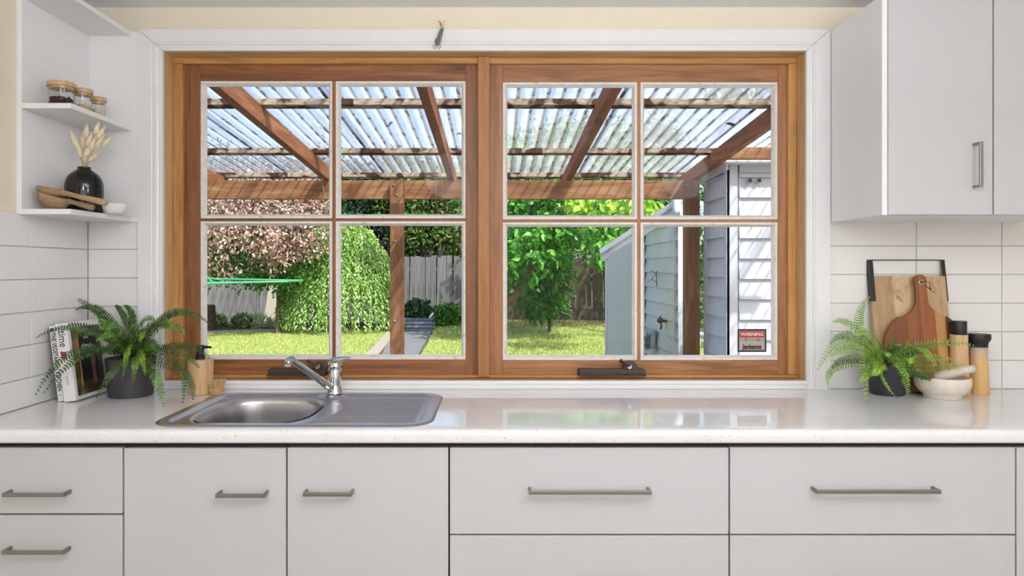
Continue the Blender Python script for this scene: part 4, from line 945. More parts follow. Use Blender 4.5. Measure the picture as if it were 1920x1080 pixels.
sx_ = X(1277, 6.35); dN, dFar = 6.35, 7.9
sd2 = thing('garden_shed', 'old white lean-to shed with weatherboards and plain sheet panel', 'building', (sx_, Y(7), GZ))
zcut = Z(396, 6.35)
M_fib = plain('pale_green_fibro', (214, 216, 204), 0.3, var=0.03, scale=2)
boards_side(sd2, sx_, Y(dN)+0.03, Y(7.78), Z(604.4, 6.5)-0.15*3, zcut, 0.1525, M_wb2)
B(sx_+0.004, sx_+0.06, Y(dN)+0.03, Y(7.8), GZ, zcut, 'wall_core', M_wb2, sd2)
B(sx_-0.026, sx_+0.06, Y(dN), Y(dN)+0.03, GZ, zcut, 'corner_board', M_wb2, sd2, bevel=0.002)
B(sx_-0.045, sx_-0.018, Y(6.43), Y(6.47), Z(640, 6.4), Z(426, 6.4), 'corner_board', M_wb2, sd2, bevel=0.002)
# back of the recess: jamb and dark doorway
B(X(1203, 7.8), sx_-0.02, Y(7.8), Y(7.84), GZ, Z(458, 7.8), 'door_leaf', M_wb2, sd2, bevel=0.002)
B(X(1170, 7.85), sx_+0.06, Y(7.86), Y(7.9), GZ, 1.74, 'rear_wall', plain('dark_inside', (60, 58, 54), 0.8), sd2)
pL0 = P3(1137, 500, 6.9); pL1 = P3(1197, 500, 6.35)
BA = Vector(P3(1129, 477, 6.93)); BB = Vector(P3(1285, 376, 6.2)); bdir = (BB-BA).normalized(); bn = Vector((bdir.y, -bdir.x, 0)).normalized()
if bn.y > 0: bn = -bn
def bz_at(x): return BA.z+(BB.z-BA.z)*(x-BA.x)/(BB.x-BA.x)
m = MB(); V = []
for off in (0, 0.03):
    for p in (pL0, pL1):
        V += [(p[0]+off, p[1]+off*0.3, GZ), (p[0]+off, p[1]+off*0.3, bz_at(p[0])-0.04)]
m.add(V, [(0, 2, 3, 1), (4, 5, 7, 6), (0, 1, 5, 4), (2, 6, 7, 3), (1, 3, 7, 5), (0, 4, 6, 2)]); m.build('sheet_panel', M_fib, sd2)
for p in (pL0, pL1):
    B(p[0]-0.012, p[0]+0.014, p[1]-0.012, p[1]+0.014, GZ, bz_at(p[0])-0.045, 'cover_strip', M_wb2, sd2)
m = MB(); m.beam(BA-Vector((0, 0, 0.035)), BB-Vector((0, 0, 0.035)), 0.022, 0.085); m.build('barge_board', M_wb2, sd2, bevel=0.002)
m = MB(); m.beam(BA+bn*0.012+Vector((0, 0, 0.025)), BB+bn*0.012+Vector((0, 0, 0.025)), 0.05, 0.05); m.build('barge_capping', M_wb2, sd2, bevel=0.002)
dk = 6.2
m = MB(); m.tube([P3(1268, 372, dk), P3(1268, 392, dk), P3(1272, 402, dk), P3(1283, 400, dk-0.1)], 0.04, 16); m.build('downpipe', M_wb, sd2, smooth=50)
xw = sx_-0.022
def PX(px, py, off=0.0):        # point on the shed side wall plane
    x_ = xw-off; d = x_*F/(px-VX); return (x_, Y(d), Z(py, d))
t = thing('outdoor_tap', 'round corroded metal fitting on the shed weatherboards', 'tap', PX(1240, 603))
c = Vector(PX(1238, 601, 0.05)); m = MB(); m.lathe([(0, -0.03), (0.02, -0.024), (0.033, -0.008), (0.033, 0.008), (0.02, 0.026), (0, 0.03)], tuple(c), 16); m.tube([c, c+Vector((0.06, 0, -0.01))], 0.012, 8); m.tube([c+Vector((0.01, 0, -.03)), c+Vector((0.01, 0, -.07)), c+Vector((-0.0, 0, -.09))], [.01, .012, .008], 8)
m.tube([c+Vector((0, 0, .025)), c+Vector((0, 0, .045))], 0.008, 8)
m.build('tap_body', plain('corroded_metal', (120, 98, 80), 0.45, 0.6, var=0.3), t, smooth=50)
t = thing('wire_bracket', 'thin wire bracket fixed to the shed weatherboards', 'bracket', PX(1230, 520))
m = MB(); q = [PX(1231, 508, .01), PX(1231, 537, .01)]; m.tube(q, .004, 6); m.tube([PX(1231, 514, .01), PX(1224, 508, .1), PX(1219, 509, .13)], .003, 6); m.tube([PX(1231, 529, .01), PX(1222, 524, .14), PX(1216, 528, .16), PX(1214, 529, .12)], .003, 6); m.tube([PX(1222, 524, .14), PX(1229, 515, .01)], .003, 6)
m.build('wire', plain('dark_wire', (70, 66, 62), 0.5, 0.5), t)
t = thing('wall_basin', 'grey outdoor basin hanging low on the shed wall', 'basin', PX(1222, 640))
m = MB(); c = Vector(PX(1224, 637, 0.02))
pl = [(0, .10), (-.04, .12), (-.09, .09), (-.16, -.02), (-.17, -.07), (-.13, -.09), (0, -.07)]
m.prism(pl, c.y-0.14, c.y+0.14, lambda u, v, q: (c.x+u, q, c.z+v)); m.build('basin_body', plain('basin_grey', (190, 192, 196), 0.3), t, bevel=0.015, seg=3)
t = thing('scrub_brush', 'grey scrubbing brush propped by the outdoor basin', 'brush', PX(1208, 640))
c = Vector(PX(1214, 640, 0.20)); m = MB()
for k in range(60):
    a_ = random.uniform(0, 2*PI); r_ = random.uniform(0.03, 0.075); m.tube([c, c+Vector((random.uniform(-.03, .03), r_*math.cos(a_)*1.1, r_*math.sin(a_)*1.3))], 0.004, 4)
m.lathe([(0, -.03), (.03, -.015), (.03, .015), (0, .03)], tuple(c), 12); m.build('brush_head', plain('brush_grey', (120, 124, 122), 0.8), t)
t = thing('white_bench_end', 'end of a small white slatted bench beyond the post', 'bench', P3(1322, 640, 6.1))
m = MB(); d = 6.1
m.box(X(1311, d), X(1332, d), Y(6.0), Y(6.35), Z(634, d), Z(627, d)); m.build('seat_slat', M_wb2, t, bevel=.004)
B(X(1322, d), X(1330, d), Y(6.05), Y(6.1), GZ, Z(634, d), 'leg', M_wb2, t)
B(X(1311, d), X(1330, d), Y(6.02), Y(6.05), Z(650, d), Z(640, d), 'rail', M_wb2, t)

# ---- ground
M_soil = plain('dark_garden_soil', (84, 74, 60), 0.95, var=0.4, scale=14, bump=0.6)
def lawnmat():
    t = NT('lawn_turf'); n1 = t.noise(t.coord(), 1.2, 5, 0.7); n2 = t.noise(t.coord(), 40, 3)
    c = t.ramp(n1, [(0.3, lin((104, 124, 58))), (0.5, lin((146, 164, 82))), (0.7, lin((190, 194, 124)))])
    t.set(t.mix(0.3, c, t.ramp(n2, [(0.3, (0.3, 0.35, 0.2, 1)), (0.7, (1, 1, 1, 1))]), 'MULTIPLY'), 0.9); return t.m
M_lawn = lawnmat()
M_conc = plain('grey_concrete', (112, 113, 118), 0.85, var=0.12, scale=6, bump=0.2)
S('floor_garden_soil', MB().box(-30, 30, 0.14, 40, GZ-0.16, GZ-0.03), M_soil)['label'] = 'garden soil'
S('floor_patio', MB().box(-6, 6, 0.14, Y(9.2), GZ-0.03, GZ-0.012), M_conc)
def gp(px, py): d = GD(py); return (X(px, d), Y(d))
# lawn left of the path and right of it
lawnL = [(-9, Y(9.2)), gp(672, 678), gp(735, 622), gp(738, 616), gp(560, 619), gp(380, 625), (-9, gp(380, 626)[1])]
lawnR = [gp(782, 678), gp(812, 620), gp(822, 608), gp(880, 600), gp(1010, 596), gp(1150, 600), (4.5, Y(17.5)), (4.5, Y(9.2)), (X(790, 10), Y(9.2))]
for pl in (lawnL, lawnR):
    m = MB(); m.prism(pl, GZ-0.03, GZ, lambda u, v, q: (u, v, q)); S('lawn', m, M_lawn)
pathp = [gp(708, 678), gp(780, 678), gp(812, 616), gp(740, 616)]
S('garden_path', MB().prism(pathp, GZ-0.03, GZ-0.012, lambda u, v, q: (u, v, q)), M_conc)
def gbeam(pts, w_, z0, z1):
    m = MB()
    for a, b in zip(pts[:-1], pts[1:]):
        m.beam((a[0], a[1], (z0+z1)/2), (b[0], b[1], (z0+z1)/2), w_, z1-z0)
    return m
t = gbeam([gp(690, 675), gp(725, 634), gp(738, 618)], 0.20, GZ-0.02, GZ+0.035).build('path_kerb', plain('pale_kerb', (154, 147, 134), 0.85, var=0.12), None, bevel=.01)
tag(t, 'pale concrete kerb along the left side of the path', 'kerb')
t = gbeam([gp(783, 675), gp(814, 617)], 0.04, GZ-0.02, GZ+0.03).build('path_edging', plain('dark_edging', (58, 58, 62), 0.7), None, bevel=.006)
tag(t, 'thin dark edging along the right side of the path', 'edging')
t = gbeam([gp(330, 627), gp(560, 619), gp(736, 613)], 0.16, GZ-0.02, GZ+0.05).build('bed_kerb', plain('grey_bed_kerb', (140, 140, 140), 0.85, var=0.15), None, bevel=.01)
tag(t, 'long grey concrete kerb edging the left garden bed', 'kerb')
# raised bed soil behind the kerb
bl = [gp(330, 625), gp(560, 617.5), gp(736, 611.5), (X(755, 19), Y(19.3)), (-12, Y(19.3)), (-12, gp(330, 625)[1])]
S('garden_bed', MB().prism(bl, GZ-0.03, GZ+0.06, lambda u, v, q: (u, v, q)), M_soil)
# grass blades
def blades(name, n, inside_, h, mat, seed):
    r = np.random.default_rng(seed); pts = []
    while sum(len(p) for p in pts) < n:
        d = r.uniform(9.4, 19, n)**1.0; px = r.uniform(360, 1210, n); x = (px-VX)*d/F; y = d-D0
        ok = inside_(x, y); pts.append(np.stack([x[ok], y[ok]], 1))
    p = np.concatenate(pts)[:n]; an = r.uniform(0, 2*PI, n); w_ = r.uniform(.004, .008, n); hh = r.uniform(.6, 1.2, n)*h; ln_ = r.uniform(-.6, .6, (n, 2))*hh[:, None]
    V = np.zeros((n, 3, 3)); V[:, 0, 0] = p[:, 0]-np.cos(an)*w_; V[:, 0, 1] = p[:, 1]-np.sin(an)*w_; V[:, 1, 0] = p[:, 0]+np.cos(an)*w_; V[:, 1, 1] = p[:, 1]+np.sin(an)*w_
    V[:, 0, 2] = V[:, 1, 2] = GZ-0.002; V[:, 2, 0] = p[:, 0]+ln_[:, 0]; V[:, 2, 1] = p[:, 1]+ln_[:, 1]; V[:, 2, 2] = GZ+hh
    return fastmesh(name, V.reshape(-1, 3), np.arange(3*n).reshape(-1, 3), mat)
def fastmesh(name, V, T, mat, parent=None, kind='stuff'):
    me = bpy.data.meshes.new(name); off = ORIG.get(parent.name, Vector((0, 0, 0))) if parent is not None else Vector((0, 0, 0))
    V = V-np.array(off)[None, :]; k_ = T.shape[1]
    me.vertices.add(len(V)); me.vertices.foreach_set('co', V.astype(np.float32).ravel())
    me.loops.add(T.size); me.loops.foreach_set('vertex_index', T.astype(np.int32).ravel())
    me.polygons.add(len(T)); me.polygons.foreach_set('loop_start', np.arange(0, T.size, k_, dtype=np.int32)); me.polygons.foreach_set('loop_total', np.full(len(T), k_, dtype=np.int32))
    me.materials.append(mat); me.update(calc_edges=True); o = bpy.data.objects.new(name, me); COL.objects.link(o)
    if parent is not None: o.parent = parent
    if kind: o['kind'] = kind
    ORIG[o.name] = off; return o
def inpoly(pl):
    def f(x, y):
        c = np.zeros(len(x), bool); n_ = len(pl)
        for i in range(n_):
            x1, y1 = pl[i]; x2, y2 = pl[(i+1) % n_]
            cond = ((y1 > y) != (y2 > y)) & (x < (x2-x1)*(y-y1)/((y2-y1) if y2 != y1 else 1e-9)+x1); c ^= cond
        return c
    return f
M_grass = leafmat('grass_blades', (118, 142, 62), (168, 184, 100), (222, 222, 164), 0.7, 0.35, 0.2)
for pl, n_, sd_ in ((lawnL, 60000, 3), (lawnR, 60000, 4)):
    g_ = blades('grass', n_, inpoly(pl), 0.045, M_grass, sd_); g_['label'] = 'short sunlit lawn grass '+('left' if sd_ == 3 else 'right')+' of the path'; g_['category'] = 'grass'

# ---- fences
def fencemat(nm, a, b, c):
    t = NT(nm); g = t.node('ShaderNodeObjectInfo'); n1 = t.noise(t.coord((12, 12, 1)), 3, 5, 0.65)
    col = t.ramp(n1, [(0.3, lin(a)), (0.5, lin(b)), (0.72, lin(c))])
    col = t.mix(0.5, col, t.ramp(g.outputs['Random'], [(0, (0.55, 0.53, 0.5, 1)), (1, (1, 1, 1, 1))]), 'MULTIPLY'); t.set(col, 0.9); return t.m
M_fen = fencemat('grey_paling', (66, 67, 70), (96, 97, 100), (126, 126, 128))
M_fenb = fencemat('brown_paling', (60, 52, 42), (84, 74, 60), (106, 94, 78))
def paling_fence(label, a, b, z0, h, mat, pitch=0.15, lean=0.0, var=0.03):
    a = Vector((*a, 0)); b = Vector((*b, 0)); n_ = int((b-a).length/pitch); dr = (b-a).normalized(); nn = dr.cross(Vector((0, 0, 1)))
    t = thing('paling_fence', label, 'fence', ((a.x+b.x)/2, (a.y+b.y)/2, z0))
    if True:
        for zr in (0.35, h-0.35): MB().beam(a+Vector((0, 0, z0+zr)), b+Vector((0, 0, z0+zr)), 0.04, 0.075).build('fence_rail', mat, t)
    me = None; w_ = pitch*0.94
    m = MB().box(-w_/2, w_/2, -0.009, 0.009, 0, 1)
    ang = math.atan2(dr.y, dr.x)
    for i in range(n_+1):
        p = a+dr*(pitch*i); off = nn*(0.032 if i % 2 else 0.036)
        if me is None: o = m.build('paling', mat, t, local=True); me = o.data
        else: o = bpy.data.objects.new('paling', me); COL.objects.link(o); o.parent = t
        o.location = (p.x-t.location.x+off.x, p.y-t.location.y+off.y, 0); o.scale = (1, 1, h+random.uniform(-var, var))
        o.rotation_euler = (0, lean+random.gauss(0, 0.012), ang)
    return t
fy_ = Y(19.0)
paling_fence('grey timber paling fence behind the raised planter at centre', (X(742, 19), fy_), (X(905, 19), fy_), GZ-0.05, 1.80, M_fen)
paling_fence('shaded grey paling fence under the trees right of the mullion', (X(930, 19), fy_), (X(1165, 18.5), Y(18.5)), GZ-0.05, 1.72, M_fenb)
paling_fence('leaning grey paling fence at far left behind the clothesline', (X(300, 17.8), Y(17.8)), (X(470, 18.3), Y(18.3)), GZ+0.02, 1.45, M_fen, 0.19, 0.16, 0.05)
paling_fence('grey paling fence behind the pale leaning slabs', (X(470, 18.4), Y(18.4)), (X(742, 19.0), Y(19.0)), GZ+0.02, 1.62, M_fen, 0.17, -0.02, 0.05)
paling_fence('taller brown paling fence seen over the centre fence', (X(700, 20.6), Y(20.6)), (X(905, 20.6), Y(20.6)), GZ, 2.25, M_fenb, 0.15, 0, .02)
# pale slabs leaning on the fence
for (px, py0, py1, wpx, dd, lb) in ((505, 537, 592, 21, 17.2, 'pale cement slab leaning on the fence, left one'), (557, 550, 592, 18, 17.3, 'pale cement slab half hidden by weeping shrub foliage')):
    x_ = X(px, dd); z0_ = GZ+0.06; h_ = Z(py0, dd)-z0_; w_ = wpx*dd/F
    t = thing('cement_slab', lb, 'slab', (x_, Y(dd), z0_), (-0.25, 0.06, 0)); B(-w_/2, w_/2, -0.02, 0.02, 0, h_*1.03, 'slab', plain('pale_cement', (146, 144, 128), 0.8, var=0.08), t, local=True, bevel=.004)
# stump
dd = 15.4; t = thing('tree_stump', 'dark cut tree stump at the left end of the bed', 'stump', (X(393, dd), Y(dd), GZ+0.05))
m = MB(); m.lathe([(0.17, 0), (0.14, 0.1), (0.125, 0.3), (0.12, Z(572, dd)-GZ-0.05), (0, Z(571, dd)-GZ-0.05)], (X(393, dd), Y(dd), GZ+0.05), 14); m.build('stump_bark', plain('dark_bark', (70, 56, 42), 0.95, var=0.35, scale=18, bump=0.6), t, smooth=40)
m = MB(); m.lathe([(0.0, 0.0), (0.115, 0), (0.115, .004), (0, .004)], (X(393, dd), Y(dd), Z(571, dd)), 14); m.build('cut_face', plain('cut_timber', (206, 176, 120), 0.8), t)

# ---- planter
dP_ = GD(619); px0, px1 = X(760, dP_), X(811, dP_); zt_ = Z(598, dP_)
t = thing('raised_planter', 'blue-grey corrugated raised planter box at the end of the path', 'planter', ((px0+px1)/2, Y(dP_), GZ-0.01))
M_pl = plain('slate_blue_steel', (96, 104, 122), 0.4, 0.2)
m = MB(); H_ = zt_-GZ; nn = 24; pr = [(0.012*math.sin(3*2*PI*k/nn), GZ+H_*k/nn) for k in range(nn+1)]
V = []; 
for x_ in (px0, px1): V += [(x_, Y(dP_)+e, z_) for e, z_ in pr]
m.add(V, [(k, k+1, nn+2+k, nn+1+k) for k in range(nn)]); V = []
for q in (0, 0.9): V += [(px1+e, Y(dP_)+q, z_) for e, z_ in pr]
m.add(V, [(k, k+1, nn+2+k, nn+1+k) for k in range(nn)]); V = []
for q in (0, 0.9): V += [(px0-e, Y(dP_)+q, z_) for e, z_ in pr]
m.add(V, [(k, k+1, nn+2+k, nn+1+k) for k in range(nn)])
m.build('planter_wall', M_pl, t, smooth=60)
m = MB(); m.box(px0-.02, px1+.02, Y(dP_)-.02, Y(dP_)+.02, zt_, zt_+.02); m.box(px1-.02, px1+.02, Y(dP_)+.02, Y(dP_)+.9, zt_, zt_+.02); m.box(px0-.02, px0+.02, Y(dP_)+.02, Y(dP_)+.9, zt_, zt_+.02); m.box(px0, px1, Y(dP_)+.88, Y(dP_)+.9, GZ, zt_+.02); m.build('planter_rim', M_pl, t)
B(px0+.02, px1-.02, Y(dP_)+.03, Y(dP_)+.87, GZ, zt_-.03, 'planter_soil', M_soil, t)
t = thing('plant_label', 'small white plant marker sticking up at the planter corner', 'marker', P3(808, 593, dP_))
m = MB(); m.beam(P3(805, 596, dP_+.1), P3(812, 587, dP_+.1), 0.05, 0.02, up=(0, 1, 0)); m.build('tag', plain('marker_white', (225, 226, 235), 0.5), t)

# ---- clothesline: horizontal green frame seen nearly edge on
dc = 9.0; zc_ = Z(527, dc)
t = thing('clothesline', 'green metal folding clothesline frame at the left of the garden', 'clothesline', (-4.6, Y(dc), GZ))
M_cl = plain('clothesline_green', (74, 150, 104), 0.4)
A0 = Vector((X(553, dc), Y(dc)-0.35, zc_+0.0)); A1 = Vector((X(553, dc)+0.0, Y(dc)+0.35, zc_+0.0)); C0 = Vector((-4.9, Y(dc)-0.9, zc_-0.04)); C1 = Vector((-4.9, Y(dc)+0.9, zc_+0.03))
m = MB(); m.tube([C0, A0], .014, 8); m.tube([C1, A1], .014, 8); m.tube([A0, A1], .014, 8); m.tube([C0, C1], .018, 8); m.build('frame', M_cl, t, smooth=50)
for k in range(1, 7):
    m = MB(); a = C0.lerp(C1, k/7); b = A0.lerp(A1, k/7); mm_ = (a+b)/2-Vector((0, 0, 0.03)); m.tube([a, mm_, b], .0035, 5); m.build('line', M_cl, t)
m = MB(); m.tube([(-4.9, Y(dc), GZ), (-4.9, Y(dc), zc_+0.25)], .03, 10); m.tube([(-4.9, Y(dc), zc_+0.22), (X(425, dc), Y(dc)-.2, zc_+0.02)], .012, 8); m.tube([(-4.9, Y(dc), zc_+0.1), (X(390, dc), Y(dc)-.1, zc_+0.08), (X(415, dc), Y(dc)-.3, zc_)], .012, 8); m.build('post', M_cl, t, smooth=50)

# ---- planting
def leaves(name, P, Dv, N, L, W, mat, parent, kind='stuff', fold=0.25):
    n = len(P); L = L.reshape(-1, 1); W = W.reshape(-1, 1)
    Dv = Dv/np.linalg.norm(Dv, axis=1, keepdims=True); Sd = np.cross(Dv, N); Sd /= np.maximum(np.linalg.norm(Sd, axis=1, keepdims=True), 1e-6); Nn = np.cross(Sd, Dv)
    v0 = P; v1 = P+Dv*L*.32+Sd*W+Nn*W*fold; v2 = P+Dv*L*.7+Sd*W*.75+Nn*W*fold-Nn*L*.03; v3 = P+Dv*L-Nn*L*.1; v4 = P+Dv*L*.7-Sd*W*.75+Nn*W*fold-Nn*L*.03; v5 = P+Dv*L*.32-Sd*W+Nn*W*fold
    V = np.stack([v0, v1, v2, v3, v4, v5], 1).reshape(-1, 3); b = (np.arange(n)*6)[:, None]
    T = np.concatenate([b+np.array([[0, 1, 2, 3]]), b+np.array([[0, 3, 4, 5]])], 0)
    return fastmesh(name, V, T, mat, parent, kind)
def unit(n, r): v = r.normal(size=(n, 3)); return v/np.linalg.norm(v, axis=1, keepdims=True)
def blobs_points(blobs, n, r, shell=0.35):
    vol = np.array([b[3]*b[4]+b[4]*b[5]+b[3]*b[5] for b in blobs]); k = r.choice(len(blobs), n, p=vol/vol.sum())
    u = unit(n, r); rad = 1-shell*r.random(n)**1.5; Bb = np.array(blobs)[k]
    return Bb[:, :3]+u*rad[:, None]*Bb[:, 3:6], u
def clumped(blobs, n, r, nsub, sub, shell=0.3):
    c, u = blobs_points(blobs, nsub, r, shell); k = r.integers(0, nsub, n); q = unit(n, r)*(r.random(n)**0.5)[:, None]*sub
    return c[k]+q, u[k]*0.6+q/sub*0.6
def tree(name, label, cat, base, blobs, n, L, W, mat, trunk=None, seed=1, droop=0.3, nsub=None, sub=0.3, group=None, up=0.35, shell=0.3):
    t = thing(name, label, cat, base, group=group); r = np.random.default_rng(seed)
    if nsub: P, U = clumped(blobs, n, r, nsub, sub, shell)
    else: P, U = blobs_points(blobs, n, r, shell)
    keep = P[:, 2] > GZ+0.05; P = P[keep]; U = U[keep]; n = len(P)
    Dv = U*0.6+unit(n, r)*0.8; Dv[:, 2] -= droop; N = U*0.6+unit(n, r)*0.7; N[:, 2] += up
    leaves('foliage', P, Dv, N, L*r.uniform(.6, 1.2, n), W*r.uniform(.6, 1.2, n), mat, t)
    if trunk:
        for path, r0, r1 in trunk:
            m = MB(); k_ = len(path); m.tube(path, [r0+(r1-r0)*i/(k_-1) for i in range(k_)], 8); m.build('trunk', plain('tree_bark', (98, 82, 66), 0.95, var=0.3, scale=14, bump=0.5), t, smooth=50)
    return t
M_pink = leafmat('pink_burgundy_leaf', (84, 88, 54), (176, 134, 128), (230, 212, 202), 0.4, 0.3)
M_lgreen = leafmat('bright_green_leaf', (78, 126, 48), (126, 170, 78), (196, 216, 146), 0.35, 0.35)
M_mgreen = leafmat('mid_green_leaf', (48, 96, 36), (72, 128, 50), (112, 162, 66), 0.35, 0.3)
M_citrus = leafmat('glossy_green_leaf', (44, 104, 36), (78, 150, 52), (136, 196, 80), 0.3, 0.35, 0.5)
M_dgreen = leafmat('dark_evergreen_leaf', (26, 54, 32), (42, 76, 44), (64, 100, 56), 0.5, 0.2)
M_olive = leafmat('olive_green_leaf', (62, 86, 40), (92, 122, 56), (126, 152, 76), 0.5, 0.3)
M_berry = plain('red_berry', (190, 40, 50), 0.4)
r = np.random.default_rng(5)
# weeping shrub: strands of drooping leaves from a dome
dw = 15.4; wc = np.array([X(634, dw), Y(dw)+0.2]); 
t = thing('weeping_shrub', 'light green weeping shrub drooping towards the lawn left of the post', 'shrub', (wc[0], wc[1], GZ))
top_w = Z(405, dw); 
P = []; Dd = []
for k in range(1300):
    an_ = r.uniform(0, 2*PI); rr_ = math.sqrt(r.random()); ox_ = rr_*math.cos(an_); oy_ = rr_*math.sin(an_)
    rx_, ry_ = 1.30, 1.2
    px_, py_ = wc[0]+ox_*rx_, wc[1]+oy_*ry_
    zt2 = r.normal()*0.07+GZ+0.55+(top_w-GZ-0.5)*math.sqrt(max(0, 1-(rr_*0.97)**1.5)); ln2 = r.uniform(0.5, 1.3)*(0.35+rr_)
    nl = int(ln2/0.035)
    for i in range(nl):
        f_ = i/max(nl, 1); zz = zt2-ln2*f_; spread = 1+0.10*f_
        if zz < GZ+0.12: break
        P.append((wc[0]+ox_*rx_*spread+r.normal()*.02, wc[1]+oy_*ry_*spread+r.normal()*.02, zz)); Dd.append((ox_*.4+r.normal()*.45, oy_*.4+r.normal()*.45, -0.8))
P = np.array(P); Dd = np.array(Dd); n_ = len(P); N_ = r.normal(size=(n_, 3))*.5; N_[:, 1] -= .5; N_[:, 2] += .5
leaves('foliage', P, Dd, N_, 0.075*r.uniform(.6, 1.2, n_), 0.018*r.uniform(.7, 1.2, n_), M_lgreen, t)
m = MB(); m.tube([(X(610, 15.2), Y(15.2), GZ), (X(608, 15.2), Y(15.3), 0.5), (X(618, 15.3), Y(15.4), 1.2), (wc[0], wc[1], 1.9)], [.11, .09, .08, .04], 8); m.build('trunk', plain('tree_bark', (98, 82, 66), 0.95, var=0.3, scale=14, bump=0.5), t, smooth=50)
# pink shrub
dp = 13.6
pk = [(X(440, dp), Y(dp), Z(440, dp), 1.3, .9, .75), (X(520, dp), Y(dp)+.3, Z(420, dp), .9, .8, .75), (X(350, dp), Y(dp), Z(430, dp), 1.2, .9, .9), (X(575, dp), Y(dp)+.4, Z(425, dp), .55, .6, .55), (X(480, dp), Y(dp)+.3, Z(370, dp), 1.3, .9, .6)]
tp_ = tree('purple_leaf_tree', 'pink and burgundy leaved small tree above the clothesline', 'tree', (X(440, dp), Y(dp)+.3, GZ), pk, 14500, .086, .023, M_pink, [([(X(350, dp), Y(dp)+.5, GZ), (X(352, dp), Y(dp)+.4, .9), (X(380, dp), Y(dp)+.3, 1.9)], .07, .04)], 6, .5, 420, .26)
m = MB()
for k in range(60):
    P_, U_ = blobs_points(pk, 1, r, .1); m.lathe([(0, -.018), (.014, -.01), (.018, 0), (.014, .012), (0, .018)], (P_[0][0], P_[0][1]-.1, P_[0][2]), 7)
m.build('berries', M_berry, tp_, kind='stuff')
gk = [(X(430, dp+.6), Y(dp+.9), Z(480, dp+.6), 1.3, .6, .55), (X(540, 14.8), Y(14.6), Z(500, 14.8), .75, .6, .5)]
tree('green_shrub', 'mid green shrub below and behind the pink-leaved tree', 'shrub', (X(500, 14.8), Y(14.8), GZ), gk, 7000, .085, .024, M_mgreen, [([(X(520, 14.9), Y(14.9), GZ), (X(520, 14.8), Y(14.9), 1.2)], .05, .03)], 8, .3, 200, .26)
# background evergreens
bgs = [('dark_conifer', 'dark green conifer behind the weeping shrub', [(X(680, 21.5), Y(21.5), 2.6, 1.7, 1.0, 1.9), (X(620, 21.5), Y(21.8), 3.2, 1.7, 1.0, 1.6)], 14000, M_dgreen),
 ('feathery_conifer', 'mid green feathery conifer right of the middle post', [(X(815, 20), Y(20.0), 2.9, 1.0, .7, 1.35), (X(770, 20.4), Y(20.4), 3.3, .8, .6, 1.4)], 11000, M_olive),
 ('tall_hedge_tree', 'dense dark hedge tree behind the purple-leaved tree', [(X(450, 22), Y(22.5), 3.0, 2.6, 1.0, 2.4), (X(560, 22), Y(23), 3.0, 2.0, 1.0, 2.4), (X(330, 22), Y(22.5), 3.0, 2.4, 1., 2.4)], 14000, M_dgreen),
 ('dense_hedge_tree', 'dark leafy tree filling the gap left of the mullion', [(X(860, 22.5), Y(22.5), 2.9, 1.6, .9, 2.0), (X(740, 23), Y(23.2), 3.0, 2.0, .9, 2.2)], 12000, M_dgreen),
 ('broad_dark_tree', 'broad dark green tree at the back right of the garden', [(X(980, 20.5), Y(20.5), 2.6, 1.8, .9, 1.9), (X(1080, 20.5), Y(20.8), 2.8, 1.6, .9, 2.0), (X(1180, 20.5), Y(20.8), 2.8, 1.6, .9, 2.0), (X(1310, 17), Y(17), 2.0, 1.3, .9, 2.0)], 21000, M_mgreen)]
for i, (nm, lb, bl_, n_, mt) in enumerate(bgs):
    c = bl_[0]; tree(nm, lb, 'tree', (c[0], c[1], GZ), bl_, n_, .16, .035, mt, [([(c[0], c[1], GZ), (c[0]+.1, c[1], c[2]-.5), (c[0], c[1], c[2]+1)], .13, .06)], 20+i, .1, int(n_/28), .42, up=.5)
t = thing('dark_branches', 'bare dark branches showing above the brown fence', 'tree', (X(820, 19.6), Y(19.6), GZ))
m = MB(); d = 19.6
for pth in ([(824, 482), (822, 440), (815, 400)], [(826, 482), (836, 450), (850, 430)], [(800, 482), (790, 466), (768, 462)], [(806, 480), (812, 455), (806, 430)]):
    pp = [P3(a, b, d) for a, b in pth]; m.tube([(pp[0][0], pp[0][1], GZ)]+pp, [.09, .08, .06, .03], 7)
m.build('branches', plain('dark_branch', (48, 40, 34), 0.9), t, smooth=50)
# right-hand glossy tree with overhanging crown
dr_ = 12.5
ck = [(X(1000, dr_), Y(dr_)+.3, Z(455, dr_), .95, .7, .42), (X(1100, dr_), Y(dr_)+.2, Z(440, dr_), .9, .7, .45), (X(1050, dr_), Y(dr_)+.6, Z(400, dr_), 1.4, .8, .6), (X(960, dr_), Y(dr_)+.4, Z(500, dr_), .55, .5, .30), (X(1170, 11), Y(11), Z(425, 11), .55, .5, .45), (X(1050, dr_), Y(dr_)+1.6, 3.2, 2.2, 1.4, .9), (X(1150, dr_), Y(dr_)+2.2, 3.6, 2.0, 1.6, .9)]
tc_ = tree('glossy_leaved_tree', 'bright glossy green tree with large leaves right of the mullion', 'tree', (X(950, dr_+.6), Y(dr_+.6), GZ), ck, 11000, .155, .042, M_citrus, [([P3(940, 590, 13.2), P3(950, 565, 13.1), P3(972, 548, 13.0), P3(986, 520, 12.9), P3(1010, 480, 12.8), P3(1040, 430, 12.8)], .10, .05)], 31, .45, 520, .30)
lk = [(X(1195, 7.2), Y(7.2), Z(385, 7.2), .22, .2, .12), (X(1135, 8.2), Y(8.2), Z(385, 8.2), .5, .3, .16)]
tree('overhanging_bough', 'yellow-green leafy bough just below the beam by the shed roof', 'branch', (X(1150, 9), Y(9), Z(380, 9)), lk, 360, .14, .034, leafmat('lime_leaf', (128, 176, 52), (164, 206, 72), (204, 224, 120), .3, .4), [([P3(1190, 350, 10.5), P3(1150, 372, 8.6), P3(1195, 380, 7.3)], .02, .008)], 33, .7)
dl = 15.0
